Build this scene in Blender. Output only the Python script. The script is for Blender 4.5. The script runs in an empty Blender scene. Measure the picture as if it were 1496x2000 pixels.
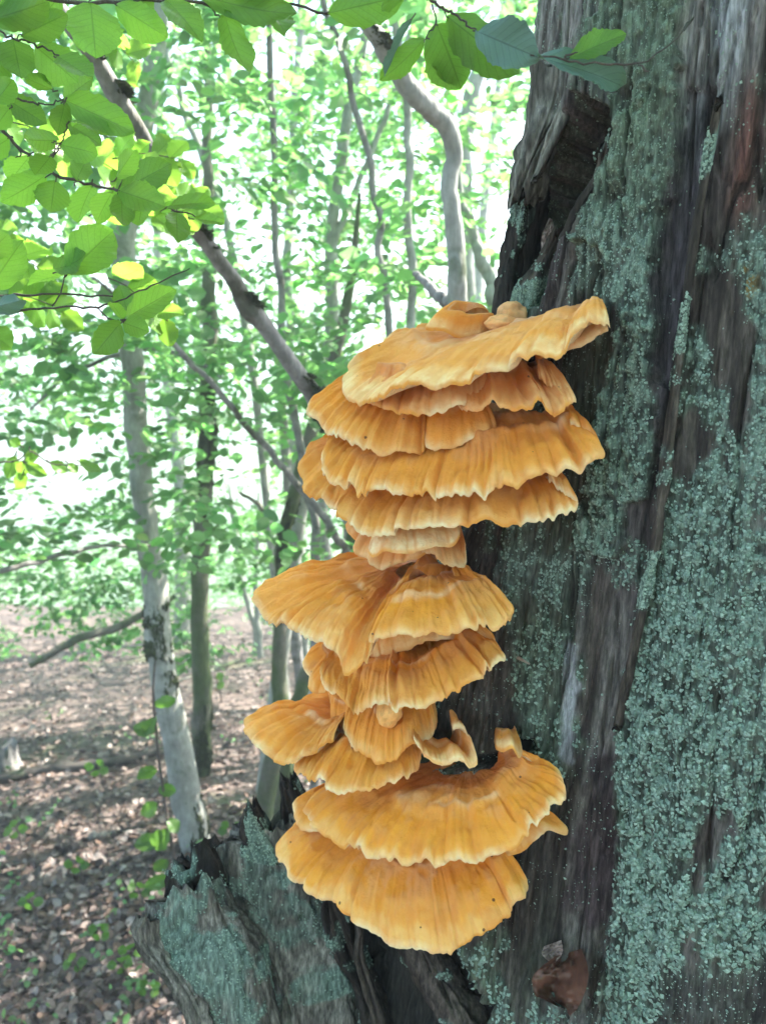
import bpy, math, random
import numpy as np
from mathutils import Vector, Matrix

RNG = np.random.default_rng(7)
random.seed(7)
SC = bpy.context.scene
COL = SC.collection

# ------------------------------------------------------------------ camera
CAM = np.array([0.0, 0.0, 1.6]); PITCH = math.radians(13.0); FPX = 1511.0
cam_d = bpy.data.cameras.new('camera'); cam = bpy.data.objects.new('camera', cam_d); COL.objects.link(cam)
cam.location = CAM; cam.rotation_euler = (math.radians(90) - PITCH, 0, 0)
cam_d.sensor_fit = 'VERTICAL'; cam_d.sensor_height = 24.0; cam_d.lens = 12.0 * FPX / 1000.0
cam_d.clip_start = 0.02; cam_d.clip_end = 2000
cam_d.dof.use_dof = True; cam_d.dof.focus_distance = 0.80; cam_d.dof.aperture_fstop = 4.6
SC.camera = cam
# ------------------------------------------------------------------ sky, sun, exposure
SUN_EL = math.radians(47); SUN_AZ = math.radians(58)       # azimuth clockwise from +Y (view direction)
w = bpy.data.worlds.new('World'); SC.world = w; w.use_nodes = True
nt = w.node_tree; bg = nt.nodes['Background']
sky = nt.nodes.new('ShaderNodeTexSky'); sky.sky_type = 'NISHITA'; sky.sun_disc = False
sky.sun_elevation = SUN_EL; sky.sun_rotation = SUN_AZ; sky.air_density = 1.0; sky.dust_density = 2.0
nt.links.new(sky.outputs[0], bg.inputs[0]); bg.inputs[1].default_value = 0.13
sun_d = bpy.data.lights.new('sun', 'SUN'); sun_d.energy = 5.0; sun_d.angle = math.radians(0.55); sun_d.color = (1, .93, .84)
sun = bpy.data.objects.new('sun', sun_d); COL.objects.link(sun)
sdir = Vector((math.sin(SUN_AZ) * math.cos(SUN_EL), math.cos(SUN_AZ) * math.cos(SUN_EL), math.sin(SUN_EL)))
sun.rotation_euler = sdir.to_track_quat('Z', 'Y').to_euler(); sun.location = (6, 4, 9)
SC.view_settings.view_transform = 'Standard'; SC.view_settings.look = 'None'
SC.view_settings.exposure = 2.72; SC.view_settings.gamma = 1.0
SC.cycles.use_denoising = True
SC.cycles.use_adaptive_sampling = True; SC.cycles.adaptive_threshold = .02; SC.cycles.max_bounces = 6; SC.cycles.transmission_bounces = 4; SC.cycles.transparent_max_bounces = 6
SC.cycles.sample_clamp_indirect = 6.0

# ------------------------------------------------------------------ pixel -> world
CP, SP = math.cos(PITCH), math.sin(PITCH)
def ray(px, py):
    px = np.asarray(px, float); py = np.asarray(py, float)
    x = (px - 748) / FPX; y = (1000 - py) / FPX
    return np.stack([x, CP + y * SP, -SP + y * CP], -1)
def at(px, py, Y):
    """point at horizontal distance Y in front of the camera on the ray of a photo pixel"""
    d = ray(px, py); return CAM + d * (np.asarray(Y, float) / d[..., 1])[..., None]
def proj(p):
    q = p - CAM
    f = q[..., 1] * CP - q[..., 2] * SP; u = q[..., 1] * SP + q[..., 2] * CP
    return 748 + FPX * q[..., 0] / f, 1000 - FPX * u / f
# ------------------------------------------------------------------ noise
def _h(ix, iy, iz, seed):
    n = (ix * 374761393 + iy * 668265263 + iz * 2147483647 + seed * 974634777) & 0xFFFFFFFF
    n = ((n ^ (n >> 13)) * 1274126177) & 0xFFFFFFFF
    n = ((n ^ (n >> 16)) * 2246822519) & 0xFFFFFFFF
    return ((n ^ (n >> 15)) & 0xFFFF) / 32767.5 - 1.0
def noise(x, y=0.0, z=0.0, seed=0):
    x, y, z = np.broadcast_arrays(np.asarray(x, float), np.asarray(y, float), np.asarray(z, float))
    fx, fy, fz = np.floor(x), np.floor(y), np.floor(z)
    ix, iy, iz = fx.astype(np.int64), fy.astype(np.int64), fz.astype(np.int64)
    s = lambda t: t * t * t * (t * (t * 6 - 15) + 10)
    u, v, t = s(x - fx), s(y - fy), s(z - fz)
    r = 0
    for a in (0, 1):
        for b in (0, 1):
            for c in (0, 1):
                r = r + _h(ix + a, iy + b, iz + c, seed) * (u if a else 1 - u) * (v if b else 1 - v) * (t if c else 1 - t)
    return r
def fbm(x, y=0.0, z=0.0, oct=4, seed=0, gain=.5):
    a, r, f = 1.0, 0, 1.0
    for k in range(oct):
        r = r + a * noise(x * f, y * f, z * f, seed + k * 17); a *= gain; f *= 2.03
    return r
def billow(x, y=0.0, z=0.0, oct=3, seed=0, gain=.5):
    a, r, f, tot = 1.0, 0, 1.0, 0
    for k in range(oct):
        r = r + a * np.abs(noise(x * f, y * f, z * f, seed + k * 13)) ** .8; tot += a * .38; a *= gain; f *= 1.9
    return (r - tot) * 2.2
def sm(a, b, x):
    t = np.clip((x - a) / (b - a), 0, 1); return t * t * (3 - 2 * t)
def lerp(a, b, t): return a + (b - a) * t
def mixc(a, b, t): return np.asarray(a) * (1 - t[..., None]) + np.asarray(b) * t[..., None]
def in_poly(px, py, poly):
    ins = np.zeros(px.shape, bool); n = len(poly)
    for i in range(n):
        x1, y1 = poly[i]; x2, y2 = poly[(i + 1) % n]
        c = ((y1 > py) != (y2 > py)) & (px < (x2 - x1) * (py - y1) / ((y2 - y1) or 1e-9) + x1)
        ins ^= c
    return ins
def sdist(px, py, poly):
    """signed distance in pixels, positive inside"""
    d = np.full(px.shape, 1e9); n = len(poly)
    for i in range(n):
        x1, y1 = poly[i]; x2, y2 = poly[(i + 1) % n]
        dx, dy = x2 - x1, y2 - y1
        t = np.clip(((px - x1) * dx + (py - y1) * dy) / (dx * dx + dy * dy + 1e-9), 0, 1)
        d = np.minimum(d, np.hypot(px - x1 - t * dx, py - y1 - t * dy))
    return np.where(in_poly(px, py, poly), d, -d)
def spline(P, n):
    """Catmull-Rom through rows of P, n samples even in arc length"""
    P = np.asarray(P, float)
    if len(P) == 2:
        return P[0] + (P[1] - P[0]) * np.linspace(0, 1, n)[:, None]
    Q = np.vstack([2 * P[0] - P[1], P, 2 * P[-1] - P[-2]]); out = []
    for i in range(1, len(Q) - 2):
        t = np.linspace(0, 1, 24, endpoint=False)[:, None]
        a, b, c, d = Q[i - 1], Q[i], Q[i + 1], Q[i + 2]
        out.append(.5 * (2 * b + (c - a) * t + (2 * a - 5 * b + 4 * c - d) * t ** 2 + (3 * b - a - 3 * c + d) * t ** 3))
    out.append(P[-1:]); out = np.vstack(out)
    L = np.r_[0, np.cumsum(np.linalg.norm(np.diff(out[:, :3], axis=0), axis=1))]
    s = np.linspace(0, L[-1], n)
    return np.stack([np.interp(s, L, out[:, k]) for k in range(out.shape[1])], 1)

# ------------------------------------------------------------------ object helpers
def tag(o, label=None, cat=None, group=None, kind=None):
    if label: o['label'] = label
    if cat: o['category'] = cat
    if group: o['group'] = group
    if kind: o['kind'] = kind
    return o
def empty(name, loc, label=None, cat=None, group=None):
    o = bpy.data.objects.new(name, None); o.empty_display_size = .05
    o.location = [float(v) for v in loc]; COL.objects.link(o); return tag(o, label, cat, group)
def mesh_data(name, V, F, mat=None, col=None, uv=None, smooth=True):
    """V (n,3); F: list of int arrays (k, 3 or 4); col (n,3) vertex colours; uv (n,2)"""
    me = bpy.data.meshes.new(name)
    if not isinstance(F, (list, tuple)): F = [F]
    F = [np.asarray(f, np.int32) for f in F if len(f)]
    me.vertices.add(len(V)); me.vertices.foreach_set('co', np.ascontiguousarray(V, np.float32).ravel())
    loops = np.concatenate([f.ravel() for f in F]); cnt = np.concatenate([np.full(len(f), f.shape[1], np.int32) for f in F])
    me.loops.add(len(loops)); me.loops.foreach_set('vertex_index', loops)
    me.polygons.add(len(cnt)); me.polygons.foreach_set('loop_start', np.r_[0, np.cumsum(cnt)[:-1]].astype(np.int32))
    me.polygons.foreach_set('use_smooth', np.full(len(cnt), smooth))
    if col is not None:
        a = me.color_attributes.new('col', 'FLOAT_COLOR', 'POINT')
        a.data.foreach_set('color', np.c_[col, np.ones(len(V))].astype(np.float32).ravel())
    if uv is not None:
        l = me.uv_layers.new(name='UVMap'); l.data.foreach_set('uv', np.asarray(uv, np.float32)[loops].ravel())
    if mat: me.materials.append(mat)
    me.update(calc_edges=True); me.validate()
    return me
def mk(name, V, F, mat=None, parent=None, origin=None, **kw):
    V = np.asarray(V, float)
    if origin is None: origin = np.array(parent.matrix_world.translation) if parent and parent.parent else (np.array(parent.location) if parent else np.zeros(3))
    o = bpy.data.objects.new(name, mesh_data(name, V - origin, F, mat, **kw)); COL.objects.link(o)
    if parent: o.parent = parent
    else: o.location = [float(v) for v in origin]
    return o
def grid_faces(nu, nv, wrap=False, off=0):
    """vertex index = i*nv + j, i in nu"""
    i = np.arange(nu if wrap else nu - 1); j = np.arange(nv - 1)
    I, J = np.meshgrid(i, j, indexing='ij'); I2 = (I + 1) % nu
    return np.stack([I * nv + J, I2 * nv + J, I2 * nv + J + 1, I * nv + J + 1], -1).reshape(-1, 4) + off

# ------------------------------------------------------------------ materials
def mat_new(name):
    m = bpy.data.materials.new(name); m.use_nodes = True; t = m.node_tree
    return m, t, t.nodes['Principled BSDF'], t.nodes['Material Output']
def N(t, kind, **kw):
    n = t.nodes.new(kind)
    for k, v in kw.items():
        if k.startswith('i_'): n.inputs[k[2:].replace('_', ' ')].default_value = v
        else: setattr(n, k, v)
    return n
def vmath(t, op, a, b=None, c=None):
    n = t.nodes.new('ShaderNodeMath'); n.operation = op
    for i, v in enumerate((a, b, c)):
        if v is None: continue
        if isinstance(v, (int, float)): n.inputs[i].default_value = v
        else: t.links.new(v, n.inputs[i])
    return n.outputs[0]
def mixrgb(t, fac, a, b, mode='MIX'):
    n = t.nodes.new('ShaderNodeMix'); n.data_type = 'RGBA'; n.blend_type = mode
    for s, v in ((n.inputs[0], fac), (n.inputs[6], a), (n.inputs[7], b)):
        if isinstance(v, (int, float)): s.default_value = v
        elif isinstance(v, tuple): s.default_value = (*v, 1)
        else: t.links.new(v, s)
    return n.outputs[2]
def noise_tex(t, scale, detail=4, rough=.6, vec=None, stretch=None):
    co = N(t, 'ShaderNodeTexCoord'); src = co.outputs['Object'] if vec is None else vec
    if stretch:
        mp = N(t, 'ShaderNodeMapping'); mp.inputs['Scale'].default_value = stretch; t.links.new(src, mp.inputs[0]); src = mp.outputs[0]
    n = N(t, 'ShaderNodeTexNoise'); n.inputs['Scale'].default_value = scale; n.inputs['Detail'].default_value = detail; n.inputs['Roughness'].default_value = rough
    t.links.new(src, n.inputs['Vector']); return n.outputs['Fac']
def ramp(t, fac, stops):
    n = N(t, 'ShaderNodeValToRGB'); e = n.color_ramp.elements
    while len(e) < len(stops): e.new(.5)
    for el, (p, c) in zip(e, stops):
        el.position = p; el.color = (*c, 1) if len(c) == 3 else c
    t.links.new(fac, n.inputs[0]); return n.outputs[0]
def bump(t, bsdf, h, strength=.5, dist=.002):
    b = N(t, 'ShaderNodeBump'); b.inputs['Strength'].default_value = strength; b.inputs['Distance'].default_value = dist
    t.links.new(h, b.inputs['Height']); t.links.new(b.outputs[0], bsdf.inputs['Normal'])

def m_fungus():
    m, t, b, o = mat_new('fungus_flesh')
    c = N(t, 'ShaderNodeVertexColor', layer_name='col').outputs[0]
    n1 = noise_tex(t, 55, 5, .62); n2 = noise_tex(t, 260, 4, .6)
    c = mixrgb(t, ramp(t, n1, [(.42, (0, 0, 0)), (.68, (.5, .5, .5))]), c, (.76, .26, .045))
    c = mixrgb(t, ramp(t, n2, [(.5, (0, 0, 0)), (.75, (.2, .2, .2))]), c, (.84, .44, .13))
    v = N(t, 'ShaderNodeTexVoronoi'); v.inputs['Scale'].default_value = 75
    co = N(t, 'ShaderNodeTexCoord'); t.links.new(co.outputs['Object'], v.inputs['Vector'])
    sel = N(t, 'ShaderNodeSeparateColor'); t.links.new(v.outputs['Color'], sel.inputs[0])
    dot = vmath(t, 'MULTIPLY', vmath(t, 'LESS_THAN', v.outputs['Distance'], vmath(t, 'MULTIPLY', sel.outputs[1], .15)), vmath(t, 'GREATER_THAN', sel.outputs[0], .84))
    c = mixrgb(t, vmath(t, 'MULTIPLY', dot, .85), c, (.09, .035, .02))
    t.links.new(c, b.inputs['Base Color'])
    b.inputs['Roughness'].default_value = .78; b.inputs['Specular IOR Level'].default_value = .18
    b.inputs['Subsurface Weight'].default_value = .05; b.inputs['Subsurface Radius'].default_value = (1, .45, .15); b.inputs['Subsurface Scale'].default_value = .006
    h = vmath(t, 'ADD', noise_tex(t, 120, 6, .65), vmath(t, 'MULTIPLY', noise_tex(t, 700, 3, .6), .4))
    bump(t, b, h, .75, .0030); return m
def m_vcol(name, rough=.85, bscale=300, bstr=.7, bdist=.0025, stretch=None, spec=.25, mott=.35):
    m, t, b, o = mat_new(name)
    c = N(t, 'ShaderNodeVertexColor', layer_name='col').outputs[0]
    n1 = noise_tex(t, bscale * .5, 5, .65, stretch=stretch)
    c = mixrgb(t, mott, c, ramp(t, n1, [(.34, (.12, .12, .12)), (.52, (.9, .9, .9)), (.68, (2.0, 2.0, 2.0))]), 'MULTIPLY')
    t.links.new(c, b.inputs['Base Color']); b.inputs['Roughness'].default_value = rough; b.inputs['Specular IOR Level'].default_value = spec
    bump(t, b, noise_tex(t, bscale, 7, .7, stretch=stretch), bstr, bdist); return m
def m_bark(name, light, dark, moss, moss_amt=.4, scale=9):
    m, t, b, o = mat_new(name)
    n1 = noise_tex(t, scale, 6, .65); n2 = noise_tex(t, scale * .45, 4, .6); n3 = noise_tex(t, scale * 6, 4, .6, stretch=(1, 1, .25))
    c = mixrgb(t, ramp(t, n1, [(.36, (0, 0, 0)), (.62, (1, 1, 1))]), light, dark)
    c = mixrgb(t, ramp(t, n2, [(.62 - moss_amt * .3, (0, 0, 0)), (.72 - moss_amt * .25, (.9, .9, .9))]), c, moss)
    c = mixrgb(t, .5, c, ramp(t, n3, [(.3, (.5, .5, .5)), (.7, (1.3, 1.3, 1.3))]), 'MULTIPLY')
    t.links.new(c, b.inputs['Base Color']); b.inputs['Roughness'].default_value = .85
    bump(t, b, n3, .6, .01); return m
def m_leaf(name, base, trans, veins=False, vary=.25):
    m, t, b, o = mat_new(name)
    c = N(t, 'ShaderNodeVertexColor', layer_name='col').outputs[0] if not veins else None
    oi = N(t, 'ShaderNodeObjectInfo')
    hs = N(t, 'ShaderNodeHueSaturation')
    tr = N(t, 'ShaderNodeBsdfTranslucent')
    if veins:
        uv = N(t, 'ShaderNodeUVMap'); sp = N(t, 'ShaderNodeSeparateXYZ'); t.links.new(uv.outputs[0], sp.inputs[0])
        s = vmath(t, 'ABSOLUTE', vmath(t, 'MULTIPLY_ADD', sp.outputs[0], 2.0, -1.0))
        k = vmath(t, 'FRACT', vmath(t, 'MULTIPLY', vmath(t, 'SUBTRACT', sp.outputs[1], vmath(t, 'MULTIPLY', s, .22)), 9.0))
        k = vmath(t, 'ABSOLUTE', vmath(t, 'SUBTRACT', k, .5))
        lat = vmath(t, 'MULTIPLY', vmath(t, 'LESS_THAN', k, .05), .45)
        mid = vmath(t, 'MULTIPLY', vmath(t, 'LESS_THAN', s, .035), .8)
        vein = vmath(t, 'MAXIMUM', lat, mid)
        sp2 = ramp(t, noise_tex(t, 38, 5, .7), [(.66, (0, 0, 0)), (.71, (1, 1, 1))])
        cb = mixrgb(t, vein, base, tuple(x * .55 for x in base)); ct = mixrgb(t, vein, trans, tuple(x * .5 for x in trans))
        mot = noise_tex(t, 30, 4, .6)
        ct = mixrgb(t, mot, ct, tuple(x * .62 for x in trans))
        cb = mixrgb(t, sp2, cb, (.09, .05, .02)); ct = mixrgb(t, sp2, ct, (.10, .05, .015))
        val = vmath(t, 'MULTIPLY_ADD', oi.outputs['Random'], .7, .62)
        ct = mixrgb(t, 1.0, ct, N_comb(t, val), 'MULTIPLY')
        bump(t, b, k, .25, .0012); b.inputs['Roughness'].default_value = .38
    else:
        cb = mixrgb(t, 1.0, base, c, 'MULTIPLY'); ct = mixrgb(t, 1.0, trans, c, 'MULTIPLY'); b.inputs['Roughness'].default_value = .45
    t.links.new(cb, b.inputs['Base Color']); t.links.new(ct, tr.inputs[0]); b.inputs['Specular IOR Level'].default_value = .4
    mx = N(t, 'ShaderNodeMixShader'); mx.inputs[0].default_value = .55
    t.links.new(b.outputs[0], mx.inputs[1]); t.links.new(tr.outputs[0], mx.inputs[2]); t.links.new(mx.outputs[0], o.inputs[0])
    return m
def N_comb(t, v):
    n = N(t, 'ShaderNodeCombineColor')
    for i in range(3): t.links.new(v, n.inputs[i])
    return n.outputs[0]

M = {}
M['fungus'] = m_fungus()
M['pores'] = m_vcol('pore_surface', .8, 900, .5, .001, spec=.2, mott=.2)
M['wood'] = m_vcol('weathered_wood', .86, 420, .8, .003, stretch=(1, 1, .16), mott=.75)
M['lichen'] = m_vcol('lichen_crust', .95, 900, .6, .001, spec=.1, mott=.3)
M['bark_pale'] = m_bark('beech_bark', (.34, .35, .32), (.22, .225, .20), (.05, .07, .025), .12, 11)
M['bark_grey'] = m_bark('grey_bark', (.26, .25, .24), (.15, .145, .14), (.06, .06, .04), .3, 14)
M['bark_moss'] = m_bark('mossy_bark', (.17, .16, .13), (.09, .085, .07), (.055, .085, .025), .75, 8)
M['twig'] = m_bark('twig_bark', (.10, .075, .06), (.06, .05, .045), (.05, .06, .04), .2, 60)
M['leaf'] = m_leaf('beech_leaf', (.11, .24, .04), (.34, .66, .07), True)
M['leaf_sheen'] = m_leaf('sky_sheen_leaf', (.20, .33, .29), (.10, .22, .10), True)  # blue-grey base paints in the sheen of reflected sky
M['leaf_sheen'].node_tree.nodes['Principled BSDF'].inputs['Roughness'].default_value = .3
M['foliage'] = m_leaf('foliage', (.10, .21, .085), (.235, .52, .15))
M['litter'] = m_vcol('leaf_litter', .6, 120, .3, .003, spec=.4, mott=.3)

# ================================================================== GROUND
def gz(x, y):
    x = np.asarray(x, float); y = np.asarray(y, float)
    near = -0.30 - .2126 * np.clip(y, -6, 13)
    drop = -.62 * np.clip(y - 13, 0, 17)
    rise = .057 * np.clip(y - 34, 0, 400)
    n = .07 * fbm(x * .55, y * .55, oct=3, seed=3) + .02 * fbm(x * 3, y * 3, oct=2, seed=5)
    return near + drop + rise + n * np.clip(1.2 - np.abs(y) / 40, .3, 1) + np.clip(y - 60, 0, 400) * .012 * noise(x * .012, y * .02, seed=8)
def ground_hit(px, py):
    d = ray(px, py); t = 1.0
    for k in range(400):
        p = CAM + d * t
        h = p[2] - gz(p[0], p[1])
        if h < .004: break
        t += max(.004, h * .6)
    return p
def warp(n, lo, hi, c, s):
    u = np.linspace(-1, 1, n); k = np.sinh(u * s) / math.sinh(s)
    return np.where(k < 0, c + (c - lo) * k, c + (hi - c) * k)
gx = warp(200, -420, 420, -1.0, 5.2); gy = warp(240, -30, 420, 4.5, 4.6)
GX, GY = np.meshgrid(gx, gy, indexing='ij')
m, t, b, o = mat_new('forest_floor')
pos = N(t, 'ShaderNodeNewGeometry').outputs['Position']
v = N(t, 'ShaderNodeTexVoronoi'); v.inputs['Scale'].default_value = 22; t.links.new(pos, v.inputs['Vector'])
litter_c = ramp(t, N_comb(t, v.outputs['Color']), [(.1, (.026, .019, .018)), (.5, (.085, .062, .055)), (.9, (.18, .14, .125))])
litter_c = mixrgb(t, .7, litter_c, ramp(t, noise_tex(t, 1.6, 5, .6, vec=pos), [(.35, (.6, .55, .5)), (.65, (1.2, 1.15, 1.1))]), 'MULTIPLY')
litter_c = mixrgb(t, ramp(t, noise_tex(t, .9, 5, .65, vec=pos), [(.55, (0, 0, 0)), (.7, (.7, .7, .7))]), litter_c, (.06, .085, .03))
sy = N(t, 'ShaderNodeSeparateXYZ'); t.links.new(pos, sy.inputs[0])
far = vmath(t, 'MULTIPLY_ADD', sy.outputs[1], 1 / 20.0, -.95)
mead = ramp(t, noise_tex(t, .05, 6, .6, vec=pos), [(.35, (.07, .13, .05)), (.65, (.16, .22, .10))])
fc = N(t, 'ShaderNodeClamp'); t.links.new(far, fc.inputs[0])
t.links.new(mixrgb(t, fc.outputs[0], litter_c, mead), b.inputs['Base Color']); b.inputs['Roughness'].default_value = .9
bump(t, b, v.outputs['Distance'], .6, .02)
M['floor'] = m
g = mk('ground', np.stack([GX, GY, gz(GX, GY)], -1).reshape(-1, 3), grid_faces(200, 240), M['floor']); tag(g, kind='structure')

# ================================================================== THE DEAD TRUNK
CD, CAZ = 1.2, math.radians(27)
TC = np.array([CD * math.sin(CAZ), CD * math.cos(CAZ)])
E_CAM = -TC / CD; E_LEFT = np.array([E_CAM[1], -E_CAM[0]]);
if E_LEFT[0] > 0: E_LEFT = -E_LEFT
SIL = [(-1600, 1190), (-700, 1150), (-250, 1105), (0, 1066), (80, 1053), (180, 1043), (260, 1034), (320, 1024), (380, 1018), (440, 1008), (500, 996), (560, 984), (610, 968),
       (700, 945), (900, 895), (1040, 850), (1250, 785), (1370, 740), (1540, 690), (1700, 650), (2000, 610), (2600, 560)]
zs, rs = [], []
for py, px in SIL:
    d = ray(px, py); az = math.atan2(d[0], d[1]); R = CD * math.sin(CAZ - az); Dt = math.sqrt(CD ** 2 - R * R)
    zs.append(1.6 + Dt * d[2] / math.hypot(d[0], d[1])); rs.append(R)
zs, rs = np.array(zs)[::-1], np.array(rs)[::-1]
def trunk_R(th, z):
    rsil = np.interp(z, zs, rs); r0 = np.interp(z, [-.7, .2, .9, 1.4, 2.0, 3.0, 6.0], [.72, .56, .475, .45, .44, .42, .38])
    wgt = sm(math.radians(0), math.radians(58), th) * (1 - sm(math.radians(110), math.radians(170), th))
    return r0 + (rsil - r0) * wgt
def trunk_pt(th, z, R):
    return np.stack([TC[0] + R * (E_CAM[0] * np.cos(th) + E_LEFT[0] * np.sin(th)),
                     TC[1] + R * (E_CAM[1] * np.cos(th) + E_LEFT[1] * np.sin(th)), z], -1)
DGRID = None
def trunk_hit(px, py):
    d = ray(px, py); d = d / np.hypot(d[..., 0], d[..., 1])[..., None]
    for t in np.arange(.35, 1.4, .004):
        p = CAM + d * t; rel = p[:2] - TC
        th = math.atan2(rel @ E_LEFT, rel @ E_CAM)
        dd = 0.0 if DGRID is None else float(DGRID[min(max(int(np.searchsorted(th1, th)), 0), len(th1) - 1), min(max(int(np.searchsorted(z1, p[2])), 0), len(z1) - 1)])
        if math.hypot(*rel) < trunk_R(th, p[2]) + dd: return p
    return CAM + d * 1.09
def trunk_Y(px, py): return float(trunk_hit(px, py)[1])

CAVITY = [(1112, 185), (1180, 215), (1192, 280), (1165, 340), (1115, 405), (1080, 460), (1055, 530), (1030, 590), (985, 600), (1000, 520), (1015, 440), (1030, 390), (1052, 340), (1085, 255)]
RIDGE = [(1415, -60), (1400, 200), (1365, 400), (1338, 600), (1310, 820), (1283, 1040), (1255, 1180), (1230, 1300), (1205, 1420), (1190, 1500), (1200, 1620), (1200, 1700), (1185, 1800), (1150, 2060)]
PLATE = [(1140, 60), (1240, -60), (1330, -60), (1330, 180), (1320, 330), (1290, 430), (1275, 560), (1282, 650), (1268, 720), (1310, 770), (1285, 860), (1262, 970), (1222, 985), (1212, 1060), (1195, 1090), (1150, 1085), (1112, 1075), (1118, 1010),
         (1135, 930), (1150, 860), (1160, 780), (1190, 730), (1210, 640), (1200, 560), (1180, 480), (1120, 470), (1170, 380), (1195, 300), (1210, 180)]
RIGHTL = [(1352, 520)] + RIDGE[3:-1] + [(1150, 2300), (2100, 2300), (2100, 380), (1600, 420), (1440, 440)]
BARE = [(1338, 170), (1395, 170), (1365, 380), (1338, 590), (1306, 830), (1290, 960), (1262, 970), (1290, 850), (1285, 740), (1268, 700), (1285, 640), (1275, 560), (1292, 430), (1320, 330)]
LOWCAV = [(600, 1700), (720, 1760), (860, 1860), (905, 1960), (920, 2080), (640, 2080), (640, 1900), (590, 1800)]
GREY1 = [(1075, 1265), (1110, 1270), (1105, 1400), (1095, 1500), (1075, 1500), (1070, 1400)]
PURP = [(1140, 1480), (1190, 1480), (1205, 1640), (1190, 1800), (1120, 1830), (1085, 1780), (1110, 1640)]

th1 = np.radians(np.r_[np.linspace(-180, -46, 40), np.linspace(-45, 78, 540), np.linspace(80, 179, 32)])
z1 = np.r_[np.linspace(-.75, .72, 40), np.linspace(.73, 2.12, 580), np.linspace(2.16, 5.2, 40)]
TH, ZZ = np.meshgrid(th1, z1, indexing='ij')
RR = trunk_R(TH, ZZ)
P0 = trunk_pt(TH, ZZ, RR); PX, PY = proj(P0)
front = (TH > math.radians(-60)) & (TH < math.radians(100))
wob = 9 * fbm(PX / 26, PY / 26, oct=3, seed=41)
def mask(poly, soft=6.0, wb=1.0): return np.where(front, sm(-soft, soft, sdist(PX, PY, poly) + wob * wb), 0.0)
arc = TH * .5 + .03 * noise(ZZ * 2.0, seed=9)                       # metres round the trunk
arcw = arc + .012 * fbm(arc * 6, ZZ * 3.0, oct=2, seed=10)
big = .020 * fbm(arc * 5, ZZ * .9, oct=3, seed=11)
grain = fbm(arcw * 75, ZZ * 6, oct=4, seed=12)
fine = fbm(arcw * 260, ZZ * 16, oct=3, seed=13)
ck = np.abs(fbm(arcw * 26, ZZ * 2.2, oct=3, seed=14)); crack = 1 - sm(.0, .11, ck)
ck2 = np.abs(fbm(arcw * 60, ZZ * 5, oct=2, seed=15)); crack2 = 1 - sm(.0, .12, ck2)
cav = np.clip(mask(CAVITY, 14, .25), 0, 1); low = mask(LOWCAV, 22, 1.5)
rgt = np.where(front, sm(-5, 5, PX - np.interp(PY, [p[1] for p in RIDGE], [p[0] for p in RIDGE]) + wob * .5), 0)
plate = mask(PLATE, 5, .9); bare = mask(BARE, 5, .8); rl = mask(RIGHTL, 26, 2.0)
patch = fbm(arc * 13, ZZ * 6, oct=4, seed=20)
patch2 = fbm(arc * 45, ZZ * 24, oct=3, seed=22)
lic = np.clip(plate * sm(-.75, -.35, patch + .5 * patch2) * (1 - .8 * crack) + rl * sm(-1.0, -.5, patch + .5 * patch2) * (1 - .55 * crack2), 0, 1)
# sparse lichen elsewhere on the front
sparse = front * .45 * sm(.1, .6, patch + .6 * patch2)
lic = np.maximum(lic, sparse * (1 - plate) * (1 - rl))
dark_low = sm(1830, 1900, PY) * sm(1230, 1330, PX) * front
lic = lic * (1 - bare * .95) * (1 - cav) * (1 - low) * (1 - .85 * dark_low) * (1 - mask(GREY1)) * (1 - .9 * mask(PURP, 14, 2))
lic = lic * np.where(PY < 330, .75 + .25 * sm(.0, .3, patch2), 1)
chunk = fbm(arc * 150, ZZ * 150, oct=3, seed=30)
disp = big + .0040 * grain + .0012 * fine - .010 * crack * (1 - .4 * lic) - .0035 * crack2 * (1 - .6 * lic)
disp += .014 * rgt + .012 * plate - .006 * bare + lic * (.003 + .0026 * chunk)
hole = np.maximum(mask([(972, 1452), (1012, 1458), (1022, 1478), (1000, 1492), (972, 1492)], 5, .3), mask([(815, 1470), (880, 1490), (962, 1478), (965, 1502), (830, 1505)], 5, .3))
disp -= .03 * hole
disp -= .11 * cav + .05 * low
edge_r = np.exp(-((PX - np.interp(PY, [p[1] for p in RIDGE], [p[0] for p in RIDGE])) / 9.0) ** 2) * front
disp += .004 * edge_r * (.4 + noise(ZZ * 14, seed=4))
VP = trunk_pt(TH, ZZ, RR + disp); DGRID = disp
# colours
c = mixc((.088, .073, .064), (.036, .028, .026), sm(-.4, .5, grain))
c = mixc(c, (.17, .155, .145), sm(.15, .8, fbm(arcw * 30, ZZ * 1.6, oct=3, seed=31)) * .7)
c = mixc(c, (.075, .058, .062), sm(-.1, .5, fbm(arc * 7, ZZ * 1.3, oct=3, seed=32)) * .75)
c = mixc(c, (.075, .105, .075), sm(.0, .55, fbm(arc * 9, ZZ * 3, oct=3, seed=33)) * .45)
c = mixc(c, (.32, .33, .36), mask(GREY1, 10, .7) * (.55 + .45 * sm(-.3, .3, grain)))
c = mixc(c, (.05, .032, .038), mask(PURP, 16, 2) * .85)
c = mixc(c, (.06, .05, .06), bare * .9)
c = mixc(c, (.03, .033, .05), bare * sm(.1, .4, fbm(arc * 30, ZZ * 3, oct=2, seed=34) + .25) * .7)
c = mixc(c, (.13, .05, .045), edge_r * sm(.1, .5, patch) * .5)
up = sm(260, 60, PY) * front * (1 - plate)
c = mixc(c, (.30, .275, .26), up * .7 * sm(-.6, .4, grain))  # paler top: grey wood, with its sunlit strip painted in
c = mixc(c, (.34, .35, .37), front * np.exp(-((PX - (1430 - .2 * PY)) / 50.0) ** 2) * sm(420, 60, PY) * sm(-.5, .3, patch2) * .8)
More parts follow.
